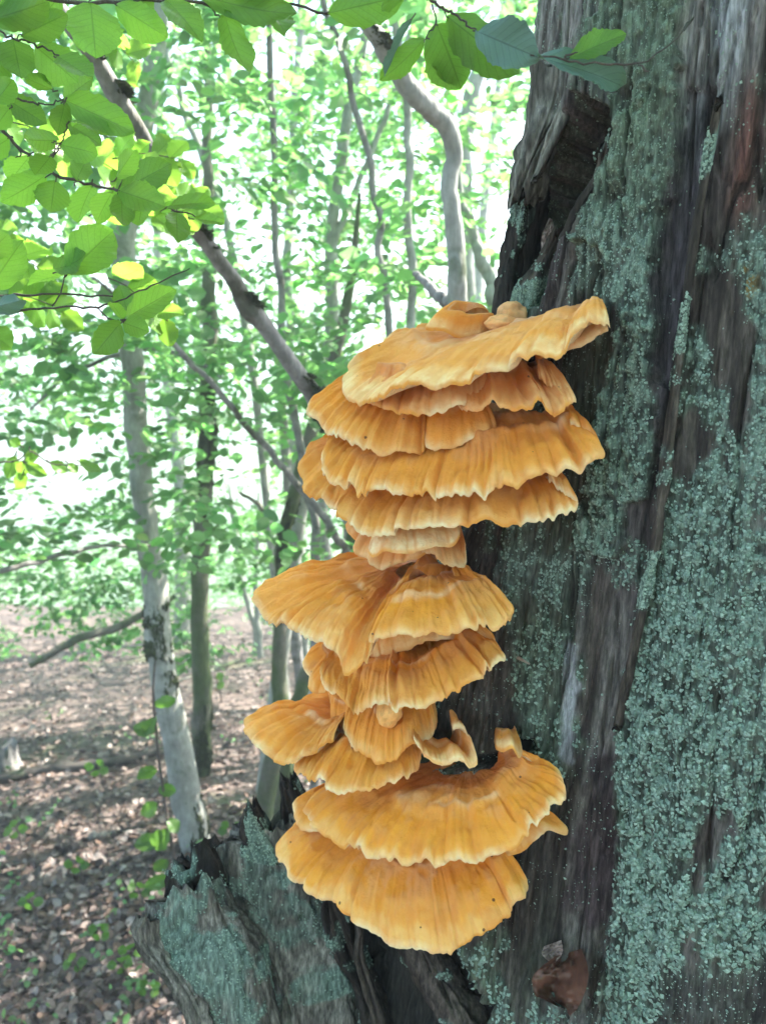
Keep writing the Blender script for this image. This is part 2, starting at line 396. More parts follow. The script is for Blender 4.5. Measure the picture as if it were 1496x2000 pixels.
c = mixc(c, (.20, .085, .07), front * np.exp(-((PX - 1470 + .12 * (PY - 200)) / 24.0) ** 2) * sm(470, 380, PY) * sm(100, 220, PY) * .7)
c = mixc(c, (.03, .022, .02), np.clip(crack * .9 * (1 - .4 * lic), 0, 1))
c = mixc(c, (.014, .011, .010), np.maximum(np.maximum(cav, hole), low * .85))  # shade inside the hollows painted into the wood colour
c = mixc(c, (.035, .028, .03), dark_low * .7)
lc = mixc((.08, .12, .095), (.18, .25, .205), sm(-.5, .5, chunk))
lc = mixc(lc, (.12, .21, .115), sm(.0, .5, fbm(arc * 6, ZZ * 3.2, oct=2, seed=37)) * .7)
lc = mixc(lc, (.15, .20, .135), sm(520, 200, PY) * .75)
c = mixc(c, lc, np.clip(lic * (.55 + .45 * sm(-.6, .2, chunk)), 0, 1))
# orange crust spots
osp = front * sm(.30, .42, fbm(arc * 60, ZZ * 50, oct=2, seed=38)) * np.exp(-(((PX - 1445) / 26) ** 2 + ((PY - 545) / 40) ** 2))
c = mixc(c, (.48, .27, .04), osp)
trunk = empty('dead_tree_trunk', (TC[0], TC[1], float(gz(*TC))), 'huge decaying dead tree trunk covered in grey-green lichen, carrying the orange bracket fungi', 'tree trunk')
nz = len(z1)
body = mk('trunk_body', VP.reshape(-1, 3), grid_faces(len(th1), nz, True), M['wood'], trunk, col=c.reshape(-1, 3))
# jagged closed top far above the frame
LICH_P, LICH_N, LICH_C, LICH_S = [], [], [], []
def normals_grid(V):
    du = np.gradient(V, axis=0); dv = np.gradient(V, axis=1); n = np.cross(du, dv)
    return n / (np.linalg.norm(n, axis=-1, keepdims=True) + 1e-12)
Nrm = normals_grid(VP); outw = np.stack([P0[..., 0] - TC[0], P0[..., 1] - TC[1], 0 * ZZ], -1)
Nrm = np.where((np.sum(Nrm * outw, -1) < 0)[..., None], -Nrm, Nrm)
sel = (PX > 800) & (PX < 1850) & (PY > -80) & (PY < 2250) & front & (TH < math.radians(80))
prob = np.where(sel, lic * sm(-.6, .2, chunk) * 1.0 + .22 * sm(-.5, .4, patch2) * sel * (1 - cav) * (1 - low) * (1 - .8 * bare), 0)
idx = np.nonzero(RNG.random(prob.shape) < prob * .62)
def jit(V, idx):
    du, dv = np.gradient(V, axis=0)[idx], np.gradient(V, axis=1)[idx]; n = len(du)
    return V[idx] + du * (RNG.random((n, 1)) - .5) * 1.6 + dv * (RNG.random((n, 1)) - .5) * 1.6
LICH_P.append(jit(VP, idx)); LICH_N.append(Nrm[idx])
lcx = mixc((.15, .225, .185), (.32, .42, .355), RNG.random(len(idx[0])))
lcx = np.where((PY[idx] < 420)[:, None], lcx * .9 + np.array((.0, .0, -.02)), lcx)
lcx = np.where((lic[idx] < .35)[:, None], lcx * 1.05 + .03, lcx)
LICH_C.append(lcx); LICH_S.append(np.where(lic[idx] < .35, np.where(RNG.random(len(idx[0])) < .8, .0006, .0011), np.interp(PY[idx], [0, 400, 700, 1300, 1800], [.0006, .0009, .0012, .0016, .0020])) * (.6 + .9 * RNG.random(len(idx[0]))))

# ------------------------------------------------------------------ loose slabs, splinters and flaps of the trunk (parts)
WOODC = {'grey': ((.22, .205, .18), (.10, .09, .078)), 'dark': ((.045, .035, .03), (.018, .014, .012)), 'brown': ((.085, .068, .056), (.034, .026, .022)), 'pale': ((.34, .31, .28), (.16, .14, .12))}
def slab(name, L, R, thick, tone, lichen=0.0, jag=.02, seed=0, nr=66, nl=130, parent=trunk, botjag=0, amp=1.0, taper=0):
    A = spline([at(*p) for p in L], nl); B = spline([at(*p) for p in R], nl)
    if taper:
        kt = (np.sin(np.pi * np.linspace(.02, .98, nl)) ** .9)[:, None]; mm = (A + B) / 2; A = lerp(mm, A, kt); B = lerp(mm, B, kt)
    ph = np.linspace(0, 2 * np.pi, nr, endpoint=False)
    cs, sn = np.cos(ph), np.sin(ph); s = np.sign(cs) * np.abs(cs) ** .55; f = np.sign(sn) * np.abs(sn) ** .55
    mid = (A + B) / 2; ac = (B - A) / 2; al = np.gradient(mid, axis=0); al /= np.linalg.norm(al, axis=1)[:, None]
    n = np.cross(al, ac); n /= np.linalg.norm(n, axis=1)[:, None]
    view = mid - CAM; n = np.where((np.sum(n * view, 1) > 0)[:, None], -n, n)
    wid = np.linalg.norm(ac, axis=1).mean()
    tt = np.linspace(0, 1, nl); length = np.linalg.norm(np.diff(mid, axis=0), axis=1).sum()
    S, T = np.meshgrid(np.arange(nr), tt, indexing='ij')
    x = s[:, None] * wid; y = f[:, None] * thick
    gq = fbm((x + y * .7) * 110 + 0 * T, (y - x * .4) * 110, T * length * 9, oct=4, seed=seed)
    gl = fbm(x * 30 + 0 * T, y * 30, T * length * 14, oct=4, seed=seed + 5)
    ckk = 1 - sm(0, .13, np.abs(fbm(x * 55 + 0 * T, y * 55 + .5, T * length * 5, oct=2, seed=seed + 7)))
    lm = sm(.25 - lichen * .6, .5 - lichen * .5, fbm(x * 22 + 0 * T, y * 22, T * length * 22, oct=4, seed=seed + 9)) * (1 if lichen > 0 else 0)
    k = 1 + amp * ((.0045 * gq + .008 * gl - .009 * ckk + .002 * lm) / max(min(wid, thick * 2), .012))
    top = jag * (fbm(s * 2.2, f * 1.2, oct=2, seed=seed + 11) + .8 * np.round(2 * noise(s * 5, f * 2.5, seed=seed + 13)) / 2 + .5 * noise(s * 16, f * 9, seed=seed + 14))[:, None] * (1 - T) ** 2.5 * .32
    bot = botjag * fbm(s * 2.2, f * 1.2, oct=3, seed=seed + 12)[:, None] * T ** 3
    V = mid[None] + ac[None] * (s[:, None] * k)[..., None] + n[None] * (f[:, None] * thick * k)[..., None] + al[None] * (top + bot)[..., None]
    c1, c2 = WOODC[tone]; c = mixc(c1, c2, sm(-.45, .45, gq)); c = mixc(c, np.array(c2) * .5, ckk * .8)
    c = mixc(c, (.13, .195, .165), lm * (.45 + .45 * sm(-.4, .3, gl)))
    F = [grid_faces(nr, nl, True)]
    Vf = V.reshape(-1, 3); cf = c.reshape(-1, 3)
    # sunk, broken ends
    ends = []
    for j, off in ((0, .6), (nl - 1, -.2)):
        ctr = V[:, j].mean(0) + al[j] * thick * off; base = len(Vf)
        ring = lerp(V[:, j], ctr, .55) + RNG.normal(0, .0025, (nr, 3)) + al[j] * (RNG.random((nr, 1)) - .4) * thick * .8
        Vf = np.vstack([Vf, ring, ctr[None]]); cf = np.vstack([cf, np.tile(np.array(c2) * .8, (nr + 1, 1))])
        i = np.arange(nr); i2 = (i + 1) % nr
        F.append(np.stack([i * nl + j, base + i, base + i2, i2 * nl + j], 1)); F.append(np.stack([base + i, np.full(nr, base + nr), base + i2], 1))
    o = mk(name, Vf, F, M['wood'], parent, col=cf)
    if lichen > 0:
        Ng = normals_grid(V); outd = V - mid[None]; Ng = np.where((np.sum(Ng * outd, -1) < 0)[..., None], -Ng, Ng)
        ok = np.nonzero((RNG.random(lm.shape) < lm * .75) & (f[:, None] > -.5))
        LICH_P.append(jit(V, ok)); LICH_N.append(Ng[ok]); LICH_C.append(mixc((.16, .23, .185), (.31, .41, .34), RNG.random(len(ok[0])))); LICH_S.append(.0012 * (.6 + .9 * RNG.random(len(ok[0]))))
    return o
YS = .93
slab('wood_slab', [(268, 1790, .90), (252, 1830, .89), (300, 1905, .88), (352, 1985, .87), (390, 2080, .86)], [(306, 1800, .92), (335, 1862, .91), (392, 1930, .89), (414, 1985, .88), (440, 2080, .87)], .010, 'grey', 0, .012, 101)
slab('wood_slab', [(283, 1768, .95), (298, 1832, .94), (345, 1885, .92), (395, 1950, .91), (420, 2090, .90)], [(420, 1700, .95), (455, 1770, .94), (505, 1860, .92), (530, 1950, .91), (560, 2090, .90)], .032, 'grey', .80, .05, 102)
slab('wood_slab', [(335, 1690, .99), (330, 1730, .98), (345, 1790, .97)], [(428, 1655, .99), (445, 1700, .98), (450, 1790, .97)], .035, 'dark', .45, .05, 103, nl=90)
slab('wood_slab', [(440, 1655, 1.0), (444, 1730, .99), (486, 1815, .975), (535, 1915, .955), (575, 2090, .93)], [(588, 1592, 1.0), (618, 1700, .985), (668, 1800, .965), (700, 1900, .945), (720, 2090, .92)], .026, 'grey', .62, .05, 105)
slab('splinter', [(548, 1528, 1.02), (552, 1590, 1.01), (570, 1700, 1.0)], [(578, 1530, 1.02), (618, 1600, 1.01), (665, 1720, 1.0)], .020, 'dark', .12, .04, 106, nl=100)
slab('splinter', [(478, 1578, .99), (470, 1620, .985), (480, 1670, .98)], [(505, 1580, .99), (535, 1630, .985), (560, 1680, .98)], .016, 'dark', .35, .03, 107, nl=90)
slab('root_strand', [(625, 1740, .93), (650, 1850, .92), (700, 1960, .90), (720, 2090, .88)], [(672, 1760, .93), (712, 1860, .92), (770, 1970, .90), (800, 2090, .88)], .020, 'dark', .06, .02, 108)
slab('root_strand', [(655, 1700, .92), (690, 1800, .905), (690, 1870, .89), (720, 1960, .88), (750, 2090, .87)], [(668, 1695, .92), (710, 1800, .905), (715, 1870, .89), (742, 1960, .88), (775, 2090, .87)], .009, 'brown', 0, .02, 109, nr=32)
slab('root_strand', [(770, 1800, .86), (815, 1900, .84), (870, 2000, .81), (890, 2090, .79)], [(830, 1790, .85), (880, 1890, .82), (930, 1980, .79), (980, 2090, .77)], .022, 'brown', .02, .03, 110)
# torn flap and rim of the upper hollow, plus a dark backing slab
slab('bark_flap', [(1050, 120, 1.02), (1044, 190, 1.02), (1032, 270, 1.02), (1020, 330, 1.02), (1014, 372, 1.02)], [(1108, 140, .99), (1108, 200, .985), (1080, 275, .985), (1054, 335, .99), (1036, 384, 1.0)], .016, 'grey', .18, .01, 112, botjag=.02)
slab('bark_flap', [(1100, 185, .965), (1068, 262, .965), (1040, 345, .975)], [(1122, 200, .96), (1092, 270, .96), (1056, 345, .97)], .007, 'grey', .3, .01, 113, nr=40, nl=70, botjag=.01)
slab('hollow_rim', [(1014, 388, 1.06), (1002, 450, 1.06), (988, 520, 1.06), (972, 610, 1.06)], [(1036, 395, 1.04), (1024, 450, 1.04), (1012, 520, 1.04), (1005, 620, 1.03)], .014, 'dark', .2, .01, 114, nl=80)
slab('hollow_rim', [(1080, 470, .955), (1050, 530, .965), (1025, 580, .97), (1010, 630, .97)], [(1100, 450, .94), (1066, 530, .95), (1046, 585, .955), (1035, 635, .955)], .012, 'brown', .55, .02, 115, nl=80)
slab('wood_ridge', [(1118, -40, .985), (1130, 40, .98), (1122, 110, .975), (1118, 170, .97)], [(1150, -40, .965), (1156, 40, .96), (1150, 110, .96), (1140, 190, .955)], .010, 'pale', 0, .01, 116, nl=80, botjag=.02)  # pale tone paints sunlight onto this strip
slab('wood_ridge', [(1176, 300, .90), (1160, 350, .905), (1120, 420, .91), (1096, 470, .92)], [(1205, 270, .885), (1185, 350, .89), (1142, 420, .90), (1112, 480, .91)], .011, 'brown', .25, .02, 117, nl=80)
slab('hollow_rim', [(1012, 375, 1.085), (1000, 450, 1.085), (985, 520, 1.085), (972, 620, 1.085)], [(1075, 360, 1.06), (1060, 450, 1.06), (1045, 520, 1.06), (1030, 620, 1.06)], .022, 'dark', 0, .01, 119, nl=80)  # dark backing slab added to close the bright gap behind the hollow
RP = [(px, py) for px, py in RIDGE if 150 < py < 1460]
slab('wood_ridge', [(px - 5, py, trunk_Y(px, py) - .012) for px, py in RP], [(px + 6, py, trunk_Y(px + 6, py) - .016) for px, py in RP], .0035, 'brown', .15, .02, 118, nr=24, nl=260, amp=.5, taper=1)

# lichen flakes gathered from the trunk body and its slabs
def flakes(P, Nn, C, S):
    n = len(P); k = 5
    up = np.array([0.1, 0.2, 1.0]); t1 = np.cross(Nn, up); t1 /= np.linalg.norm(t1, axis=1)[:, None] + 1e-9; t2 = np.cross(Nn, t1)
    a0 = RNG.random(n) * 6.28; ang = a0[:, None] + np.arange(k) * 2 * np.pi / k + RNG.normal(0, .25, (n, k))
    r = S[:, None] * (.65 + .7 * RNG.random((n, k)))
    lift = S[:, None] * (.05 + .75 * RNG.random((n, k)))
    ring = P[:, None] + t1[:, None] * (np.cos(ang) * r)[..., None] + t2[:, None] * (np.sin(ang) * r)[..., None] + Nn[:, None] * lift[..., None]
    ctr = P + Nn * (S * .9)[:, None]
    V = np.concatenate([ring, ctr[:, None]], 1).reshape(-1, 3)
    b = np.arange(n)[:, None] * (k + 1); i = np.arange(k)
    F = np.stack([b + i, b + (i + 1) % k, np.broadcast_to(b + k, (n, k))], -1).reshape(-1, 3)
    cc = np.repeat(C[:, None], k + 1, 1) * (.85 + .3 * RNG.random((n, k + 1, 1)))
    return V, F, cc.reshape(-1, 3)
V, F, cc = flakes(np.vstack(LICH_P), np.vstack(LICH_N), np.vstack(LICH_C), np.concatenate(LICH_S))
tag(mk('lichen', V, F, M['lichen'], trunk, col=cc, smooth=False), kind='stuff')
print('lichen flakes', len(V) // 6)

# ================================================================== BRACKET FUNGI
ZA = lambda x, y, *Y: (560 + .468 * x, 560 + .468 * y, *Y)       # detail sheets the outlines were measured on
ZB = lambda x, y, *Y: (460 + .4545 * x, 1000 + .4545 * y, *Y)
ZC = lambda x, y, *Y: (460 + .4545 * x, 1340 + .4545 * y, *Y)
def full3(pts, clamp=False):
    px = np.array([p[0] for p in pts], float); py = np.array([p[1] for p in pts], float)
    L = np.r_[0, np.cumsum(np.hypot(np.diff(px), np.diff(py)))]
    kn = [i for i, p in enumerate(pts) if len(p) > 2]
    ky = [trunk_Y(px[i], py[i]) + .01 if pts[i][2] == 'T' else pts[i][2] for i in kn]
    Y = np.interp(L, L[kn], ky)
    if clamp:
        ty = np.array([trunk_Y(a, b) for a, b in zip(px, py)]); Y = np.where((ty < 1.04) & (Y > ty - .004), ty - .004, Y)
    for _ in range(2):                                             # soften the kinks
        Y[1:-1] = .25 * Y[:-2] + .5 * Y[1:-1] + .25 * Y[2:]
    return at(px, py, Y)
def ramp_np(x, stops):
    xs = [s[0] for s in stops]; return np.stack([np.interp(x, xs, [s[1][k] for s in stops]) for k in range(3)], -1)
def shelf(parent, rim, root, bulge=.014, thick=.022, seed=0, band=.55, tone='orange', nu=230, nv=46, rib=1.0, scal=1.0, edge=1.0, label=None, droop=0.0, name='shelf', lobe=0.0):
    rim = spline(full3(rim, True), nu); root = [(p[0], p[1], trunk_Y(p[0], p[1]) + .007 if trunk_Y(p[0], p[1]) < 1.03 else p[2]) for p in root]; root = spline(full3(root), nu) if len(root) > 1 else np.repeat(full3(root + root)[:1], nu, 0)
    s = np.r_[0, np.cumsum(np.linalg.norm(np.diff(rim, axis=0), axis=1))]; so = s + seed * 3.7
    out = rim - root; ln = np.linalg.norm(out, axis=1); out = out / (ln[:, None] + 1e-9); size = float(np.median(ln))
    nrm = np.zeros(3)
    for i in range(nu - 1): nrm += np.cross(rim[i] - root[i], rim[i + 1] - root[i])
    if nrm[2] < 0: nrm = -nrm
    up = nrm / np.linalg.norm(nrm); up = up + np.array([0, 0, .6]); up /= np.linalg.norm(up)
    sc = scal * min(1, size / .14)
    rim = rim + out * (sc * (.0026 * noise(so * 30, seed=seed) + .0026 * billow(so * 55 + .4 * noise(so * 20, seed=seed + 2), oct=2, seed=seed + 1) + .0012 * noise(so * 160, seed=seed + 25)))[:, None]
    rim = rim + up * (sc * (.0024 * noise(so * 28, seed=seed + 3) + .0022 * billow(so * 55 + .4 * noise(so * 20, seed=seed + 2), oct=2, seed=seed + 1) + .0014 * noise(so * 150, seed=seed + 18)))[:, None]
    v = np.linspace(0, 1, nv) ** .85
    U, Vv = np.meshgrid(so, v, indexing='ij')
    S = root[:, None] + (rim - root)[:, None] * Vv[..., None]
    wv = U + .010 * noise(U * 14, Vv * 3, seed=seed + 5) * (1 - Vv)
    wv = wv + .006 * noise(U * 40, Vv * 5, seed=seed + 22); r1 = .9 * billow(wv * 72 + .4 * noise(wv * 20, seed=seed + 2), Vv * 1.1, oct=3, seed=seed + 1); r2 = fbm(wv * 230, Vv * 4, oct=2, seed=seed + 7); X3 = S * 60; iso = fbm(X3[..., 0], X3[..., 1], X3[..., 2], oct=3, seed=seed + 23, gain=.6); X4 = S * 19; iso2 = fbm(X4[..., 0], X4[..., 1], X4[..., 2], oct=3, seed=seed + 24)
    con = noise(Vv * 7 + 1.2 * noise(U * 9, seed=seed + 8), U * 3, seed=seed + 9)
    fold = iso2
    h = bulge * 1.35 * np.sin(np.pi * Vv ** 1.3) + min(size, .15) / .15 * (rib * (.0022 * r1 + .0017 * r2) * sm(band - .1, 1.0, Vv) * (.35 + 1.0 * sm(-.4, .5, noise(U * 11, Vv * 2, seed=seed + 19))) + .0016 * iso + .0022 * con * (1 - Vv ** 4) + .0052 * fold * np.sin(np.pi * Vv) + lobe * noise(U * 7, Vv * 2.5, seed=seed + 21) * np.sin(np.pi * Vv))
    h -= droop * sm(.75, 1, Vv) + .0022 * np.clip((Vv - .92) / .08, 0, 1) ** 2; h += min(1, size / .15) * .0034 * (1 - sm(band - .02, band + .07, Vv + .05 * noise(U * 12, seed=seed + 11)))
    # a step at the growth zone
    h += .0022 * np.exp(-((Vv - band - .04 * noise(U * 10, seed=seed + 11)) / .035) ** 2) * min(1, size / .15)
    top = S + up * h[..., None]
    lipc = top[:, -1]
    th = lambda x: .0062 + thick * (1 - x) ** .8 + .004 * np.sin(np.pi * np.clip(x, 0, 1))
    lip1 = lipc + out * .0017 - up * .0026; lip2 = lipc + out * .0008 - up * .0056
    topV = np.concatenate([top, lip1[:, None], lip2[:, None]], 1)
    # colours; darker red roots hold painted shadow under the shelves as well as pigment
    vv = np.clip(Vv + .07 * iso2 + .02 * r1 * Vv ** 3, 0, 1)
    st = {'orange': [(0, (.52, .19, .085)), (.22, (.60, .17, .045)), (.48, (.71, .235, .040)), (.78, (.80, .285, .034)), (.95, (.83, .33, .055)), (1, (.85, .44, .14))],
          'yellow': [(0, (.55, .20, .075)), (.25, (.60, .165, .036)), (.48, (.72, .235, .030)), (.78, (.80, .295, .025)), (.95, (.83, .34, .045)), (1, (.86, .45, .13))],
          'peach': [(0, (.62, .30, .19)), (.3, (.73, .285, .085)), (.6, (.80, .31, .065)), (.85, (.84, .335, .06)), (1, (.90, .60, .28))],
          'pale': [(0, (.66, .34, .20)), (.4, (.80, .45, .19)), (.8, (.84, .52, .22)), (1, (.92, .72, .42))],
          'rust_shaded': [(0, (.45, .13, .07)), (.4, (.56, .165, .055)), (.8, (.68, .235, .07)), (1, (.84, .46, .19))]}[tone]  # last tone is darker red-orange, with second-row shade put in
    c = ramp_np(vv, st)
    c = mixc(c, (.70, .25, .04), sm(.1, .75, -r1) * sm(band, 1, Vv) * .5)
    c = mixc(c, (.60, .20, .04), sm(.2, .8, iso) * .35)
    c = mixc(c, (.86, .56, .34), np.exp(-((vv - band) / .026) ** 2) * .75 * sm(-.5, .4, noise(U * 25, Vv * 3, seed=seed + 13)))
    c = mixc(c, (.78, .48, .33), sm(.1, .7, iso2 + .5 * iso) * (1 - Vv) * .65)
    c = mixc(c, (.64, .23, .045), sm(.15, .75, -iso2) * .40)
    c = mixc(c, (.84, .42, .12), sm(.1, .6, noise(Vv * 9 + 1.2 * iso2, seed=seed + 15)) * .28 * sm(.2, .5, Vv))
    ew = np.clip(edge * (.42 + .75 * noise(U[:, -1:] * 30, seed=seed + 16)), 0, 1)
    c = mixc(c, (.92, .74, .44), sm(.965, 1.0, Vv) * ew * .45)
    lc = np.repeat((np.array((.90, .72, .43)) * ew[..., None] + np.array((.80, .36, .08)) * (1 - ew[..., None])), 2, 1)
    tc = np.concatenate([c, lc], 1)
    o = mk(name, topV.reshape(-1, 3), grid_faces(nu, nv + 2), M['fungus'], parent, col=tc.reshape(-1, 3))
    if label: o['label'] = label
    vb = np.linspace(1, 0, 16); UB, VB = np.meshgrid(np.arange(nu), vb, indexing='ij')
    iv = np.clip(np.searchsorted(v, vb), 0, nv - 1)
    und = top[:, iv] - up * th(VB)[..., None] + up * (.0012 * noise(so[UB] * 60, VB * 8, seed=seed + 17))[..., None]
    und[:, 0] = lip2
    uc = mixc((.88, .66, .40), (.80, .44, .22), (1 - VB) * .9)
    u = mk('pore_surface', und.reshape(-1, 3), grid_faces(nu, 16), M['pores'], o, origin=np.array(parent.location), col=uc.reshape(-1, 3))
    return o
def knob(parent, px, py, Y, r, sq=(1, .9, .9), seed=0, colr=(.62, .34, .16), name='bud'):
    a = np.linspace(0, 2 * np.pi, 40, endpoint=False); e = np.linspace(-np.pi / 2, np.pi / 2, 24)
    A, E = np.meshgrid(a, e, indexing='ij'); d = np.stack([np.cos(A) * np.cos(E), np.sin(A) * np.cos(E), np.sin(E)], -1)
    rr = r * (1 + .16 * fbm(d[..., 0] * 1.7 + seed, d[..., 1] * 1.7, d[..., 2] * 1.7, oct=3, seed=seed))
    V = at(px, py, Y) + d * rr[..., None] * np.array(sq)
    c = mixc(colr, np.array(colr) * 1.3, sm(-.4, .4, fbm(d[..., 0] * 4, d[..., 1] * 4, d[..., 2] * 4, oct=2, seed=seed + 2)))
    return mk(name, V.reshape(-1, 3), grid_faces(40, 24, True), M['fungus'], parent, col=c.reshape(-1, 3))
def fungus_root(px, py, label, group='orange bracket fungus clusters up the trunk'):
    p = trunk_hit(px, py); return empty('bracket_fungus', p, label, 'fungus', group)

# ---- topmost tier
f1 = fungus_root(960, 740, 'topmost tier of overlapping orange shelf fungus with wing-like upper shelf and small knobs on it')
shelf(f1, [ZA(560, 222, .97), ZA(430, 236), ZA(330, 275), ZA(262, 335), ZA(236, 400, .90), ZA(250, 447), ZA(330, 462, .80), ZA(380, 450), ZA(440, 412), ZA(520, 390, .745), ZA(600, 396), ZA(680, 384), ZA(750, 368, .715), ZA(810, 335),
           ZA(880, 322), ZA(930, 300, .70), ZA(985, 262), ZA(1050, 244), ZA(1100, 262), ZA(1142, 272, .70), ZA(1160, 240), ZA(1200, 172, .71), ZA(1262, 122), ZA(1310, 128), ZA(1345, 146, .725)],
      [ZA(640, 200, .97), ZA(780, 186, .96), ZA(900, 182, .93), ZA(985, 176, .90), ZA(1060, 142, .86), ZA(1170, 98, .82), ZA(1255, 82, .79), ZA(1308, 92, .76)],
      .008, .020, 1, .5, 'peach', nu=300, rib=.55, scal=.8, edge=.7)
shelf(f1, [ZA(1010, 235, .80), ZA(1060, 262, .77), ZA(1150, 235, .755), ZA(1225, 215, .75), ZA(1290, 170, .745), ZA(1335, 148, .74)], [ZA(1010, 215, .86), ZA(1150, 150, .82), ZA(1290, 112, .78)], .004, .012, 2, .6, 'pale', nu=90, nv=24, rib=.3, scal=.6)
shelf(f1, [ZA(870, 175, .93), ZA(800, 183, .91), ZA(720, 188, .90), ZA(680, 168), ZA(640, 158), ZA(590, 155, .905), ZA(600, 135), ZA(640, 110), ZA(670, 96, .93), ZA(720, 100), ZA(800, 112), ZA(850, 128, .94), ZA(868, 150)],
      [ZA(800, 150, .925), ZA(740, 140, .92), ZA(690, 132, .92)], .012, .012, 3, .5, 'peach', nu=120, nv=26, rib=.4, scal=.6)
0 and shelf(f1, [ZA(930, 165, .91), ZA(900, 178, .90), ZA(865, 165, .90), ZA(850, 140, .905), ZA(880, 124, .91), ZA(930, 140, .915)], [ZA(905, 152, .91), ZA(895, 148, .91)], .012, .012, 4, .5, 'peach', nu=80, nv=22, rib=.3, scal=.5)
knob(f1, *ZA(940, 122), .935, .0165, (1.1, .9, 1.05), 5)
knob(f1, *ZA(890, 152), .91, .012, (1.5, .9, .8), 4, (.78, .40, .17)); knob(f1, *ZA(980, 160), .905, .010, (1.3, .9, .8), 6, (.68, .36, .20))
# ---- second row, its darker tone painting in the shadow of the first
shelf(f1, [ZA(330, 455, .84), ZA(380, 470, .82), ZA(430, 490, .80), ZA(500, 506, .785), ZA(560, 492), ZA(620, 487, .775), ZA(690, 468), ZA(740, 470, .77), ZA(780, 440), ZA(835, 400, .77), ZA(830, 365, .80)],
      [ZA(480, 350, .93), ZA(700, 320, .92), ZA(840, 330, .90)], .012, .02, 7, .6, 'rust_shaded', rib=.7)
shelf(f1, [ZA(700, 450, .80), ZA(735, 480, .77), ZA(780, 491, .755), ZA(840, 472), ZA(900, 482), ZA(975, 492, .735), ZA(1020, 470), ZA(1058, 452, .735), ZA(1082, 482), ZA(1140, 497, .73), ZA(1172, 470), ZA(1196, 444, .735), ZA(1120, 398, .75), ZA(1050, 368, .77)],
      [ZA(760, 320, .91), ZA(880, 310, .90), ZA(980, 325, .87), ZA(1040, 345, .84)], .012, .02, 8, .6, 'rust_shaded', rib=.8)
# ---- third row
shelf(f1, [ZA(300, 440, .93), ZA(230, 432, .93), ZA(150, 452, .925), ZA(100, 496, .905), ZA(128, 540), ZA(172, 588, .86), ZA(220, 602), ZA(290, 632, .82), ZA(340, 641), ZA(400, 666, .80), ZA(460, 666), ZA(520, 671, .79), ZA(575, 662, .795), ZA(596, 610, .83)],
      [ZA(420, 430, .95), ZA(520, 440, .94), ZA(600, 480, .92)], .016, .02, 9, .55, 'orange', rib=1.1)
shelf(f1, [ZA(600, 500, .86), ZA(582, 570, .82), ZA(586, 650, .785), ZA(640, 655, .775), ZA(720, 640), ZA(760, 612, .785), ZA(830, 605), ZA(882, 588, .80), ZA(860, 555), ZA(800, 530, .83), ZA(790, 480, .86)],
      [ZA(690, 440, .90), ZA(720, 440, .90)], .016, .01, 10, .7, 'orange', nu=150, nv=34, rib=.5)
shelf(f1, [ZA(260, 590, .92), ZA(205, 602, .91), ZA(160, 680, .885), ZA(148, 742, .865), ZA(190, 802, .84), ZA(268, 816), ZA(296, 850, .80), ZA(370, 828), ZA(450, 846, .775), ZA(520, 836), ZA(590, 838), ZA(640, 862, .745), ZA(700, 856),
           ZA(780, 838), ZA(822, 860, .725), ZA(870, 822), ZA(920, 806), ZA(958, 816, .715), ZA(1000, 790), ZA(1050, 766), ZA(1110, 766, .705), ZA(1160, 736), ZA(1228, 742), ZA(1250, 718, .70), ZA(1290, 690), ZA(1326, 664, .705), ZA(1300, 625, .72), ZA(1262, 598, .73), ZA(1180, 576, .76)],
      [ZA(380, 560, .96), ZA(560, 560, .95), ZA(760, 500, .93), ZA(900, 510, .90), ZA(1020, 545, .85), ZA(1120, 560, .80)], .014, .024, 11, .62, 'orange', nu=330, nv=52, rib=1.0, edge=1.7)
# ---- fourth row
shelf(f1, [ZA(170, 655, .95), ZA(110, 664, .945), ZA(72, 720, .93), ZA(60, 782, .91), ZA(90, 842), ZA(150, 876, .87), ZA(202, 902), ZA(212, 942), ZA(262, 966, .83), ZA(310, 1000), ZA(365, 1011, .80), ZA(438, 1012), ZA(460, 992, .785), ZA(530, 996),
           ZA(600, 972), ZA(680, 986, .76), ZA(760, 966), ZA(840, 946), ZA(898, 972, .74), ZA(980, 950), ZA(1030, 954), ZA(1080, 950, .73), ZA(1130, 922), ZA(1170, 926), ZA(1210, 892, .72), ZA(1150, 840, .735), ZA(1090, 796, .75)],
      [ZA(300, 740, .97), ZA(460, 760, .96), ZA(700, 760, .93), ZA(900, 760, .88), ZA(1030, 775, .82)], .015, .022, 12, .6, 'orange', nu=320, nv=48, rib=1.15, edge=2.2)
# ---- pale and ragged pieces beneath
shelf(f1, [ZA(400, 960, .86), ZA(340, 1082, .82), ZA(372, 1106), ZA(410, 1082, .805), ZA(470, 1092), ZA(550, 1086, .80), ZA(620, 1066), ZA(700, 1046, .805), ZA(722, 1010), ZA(720, 975, .84)], [ZA(440, 920, .93), ZA(560, 910, .93), ZA(660, 925, .91)], .012, .014, 13, .6, 'pale', nu=160, nv=34, rib=.8)
shelf(f1, [ZA(330, 970, .93), ZA(275, 968, .93), ZA(255, 1000, .92), ZA(285, 1040), ZA(292, 1092, .90), ZA(340, 1110), ZA(352, 1135, .89), ZA(392, 1158), ZA(460, 1135, .875), ZA(545, 1112), ZA(580, 1095, .87)], [ZA(420, 985, .95), ZA(500, 1000, .94), ZA(560, 1030, .92)], .012, .014, 14, .5, 'rust_shaded', nu=170, nv=34, rib=1.2, scal=1.5)
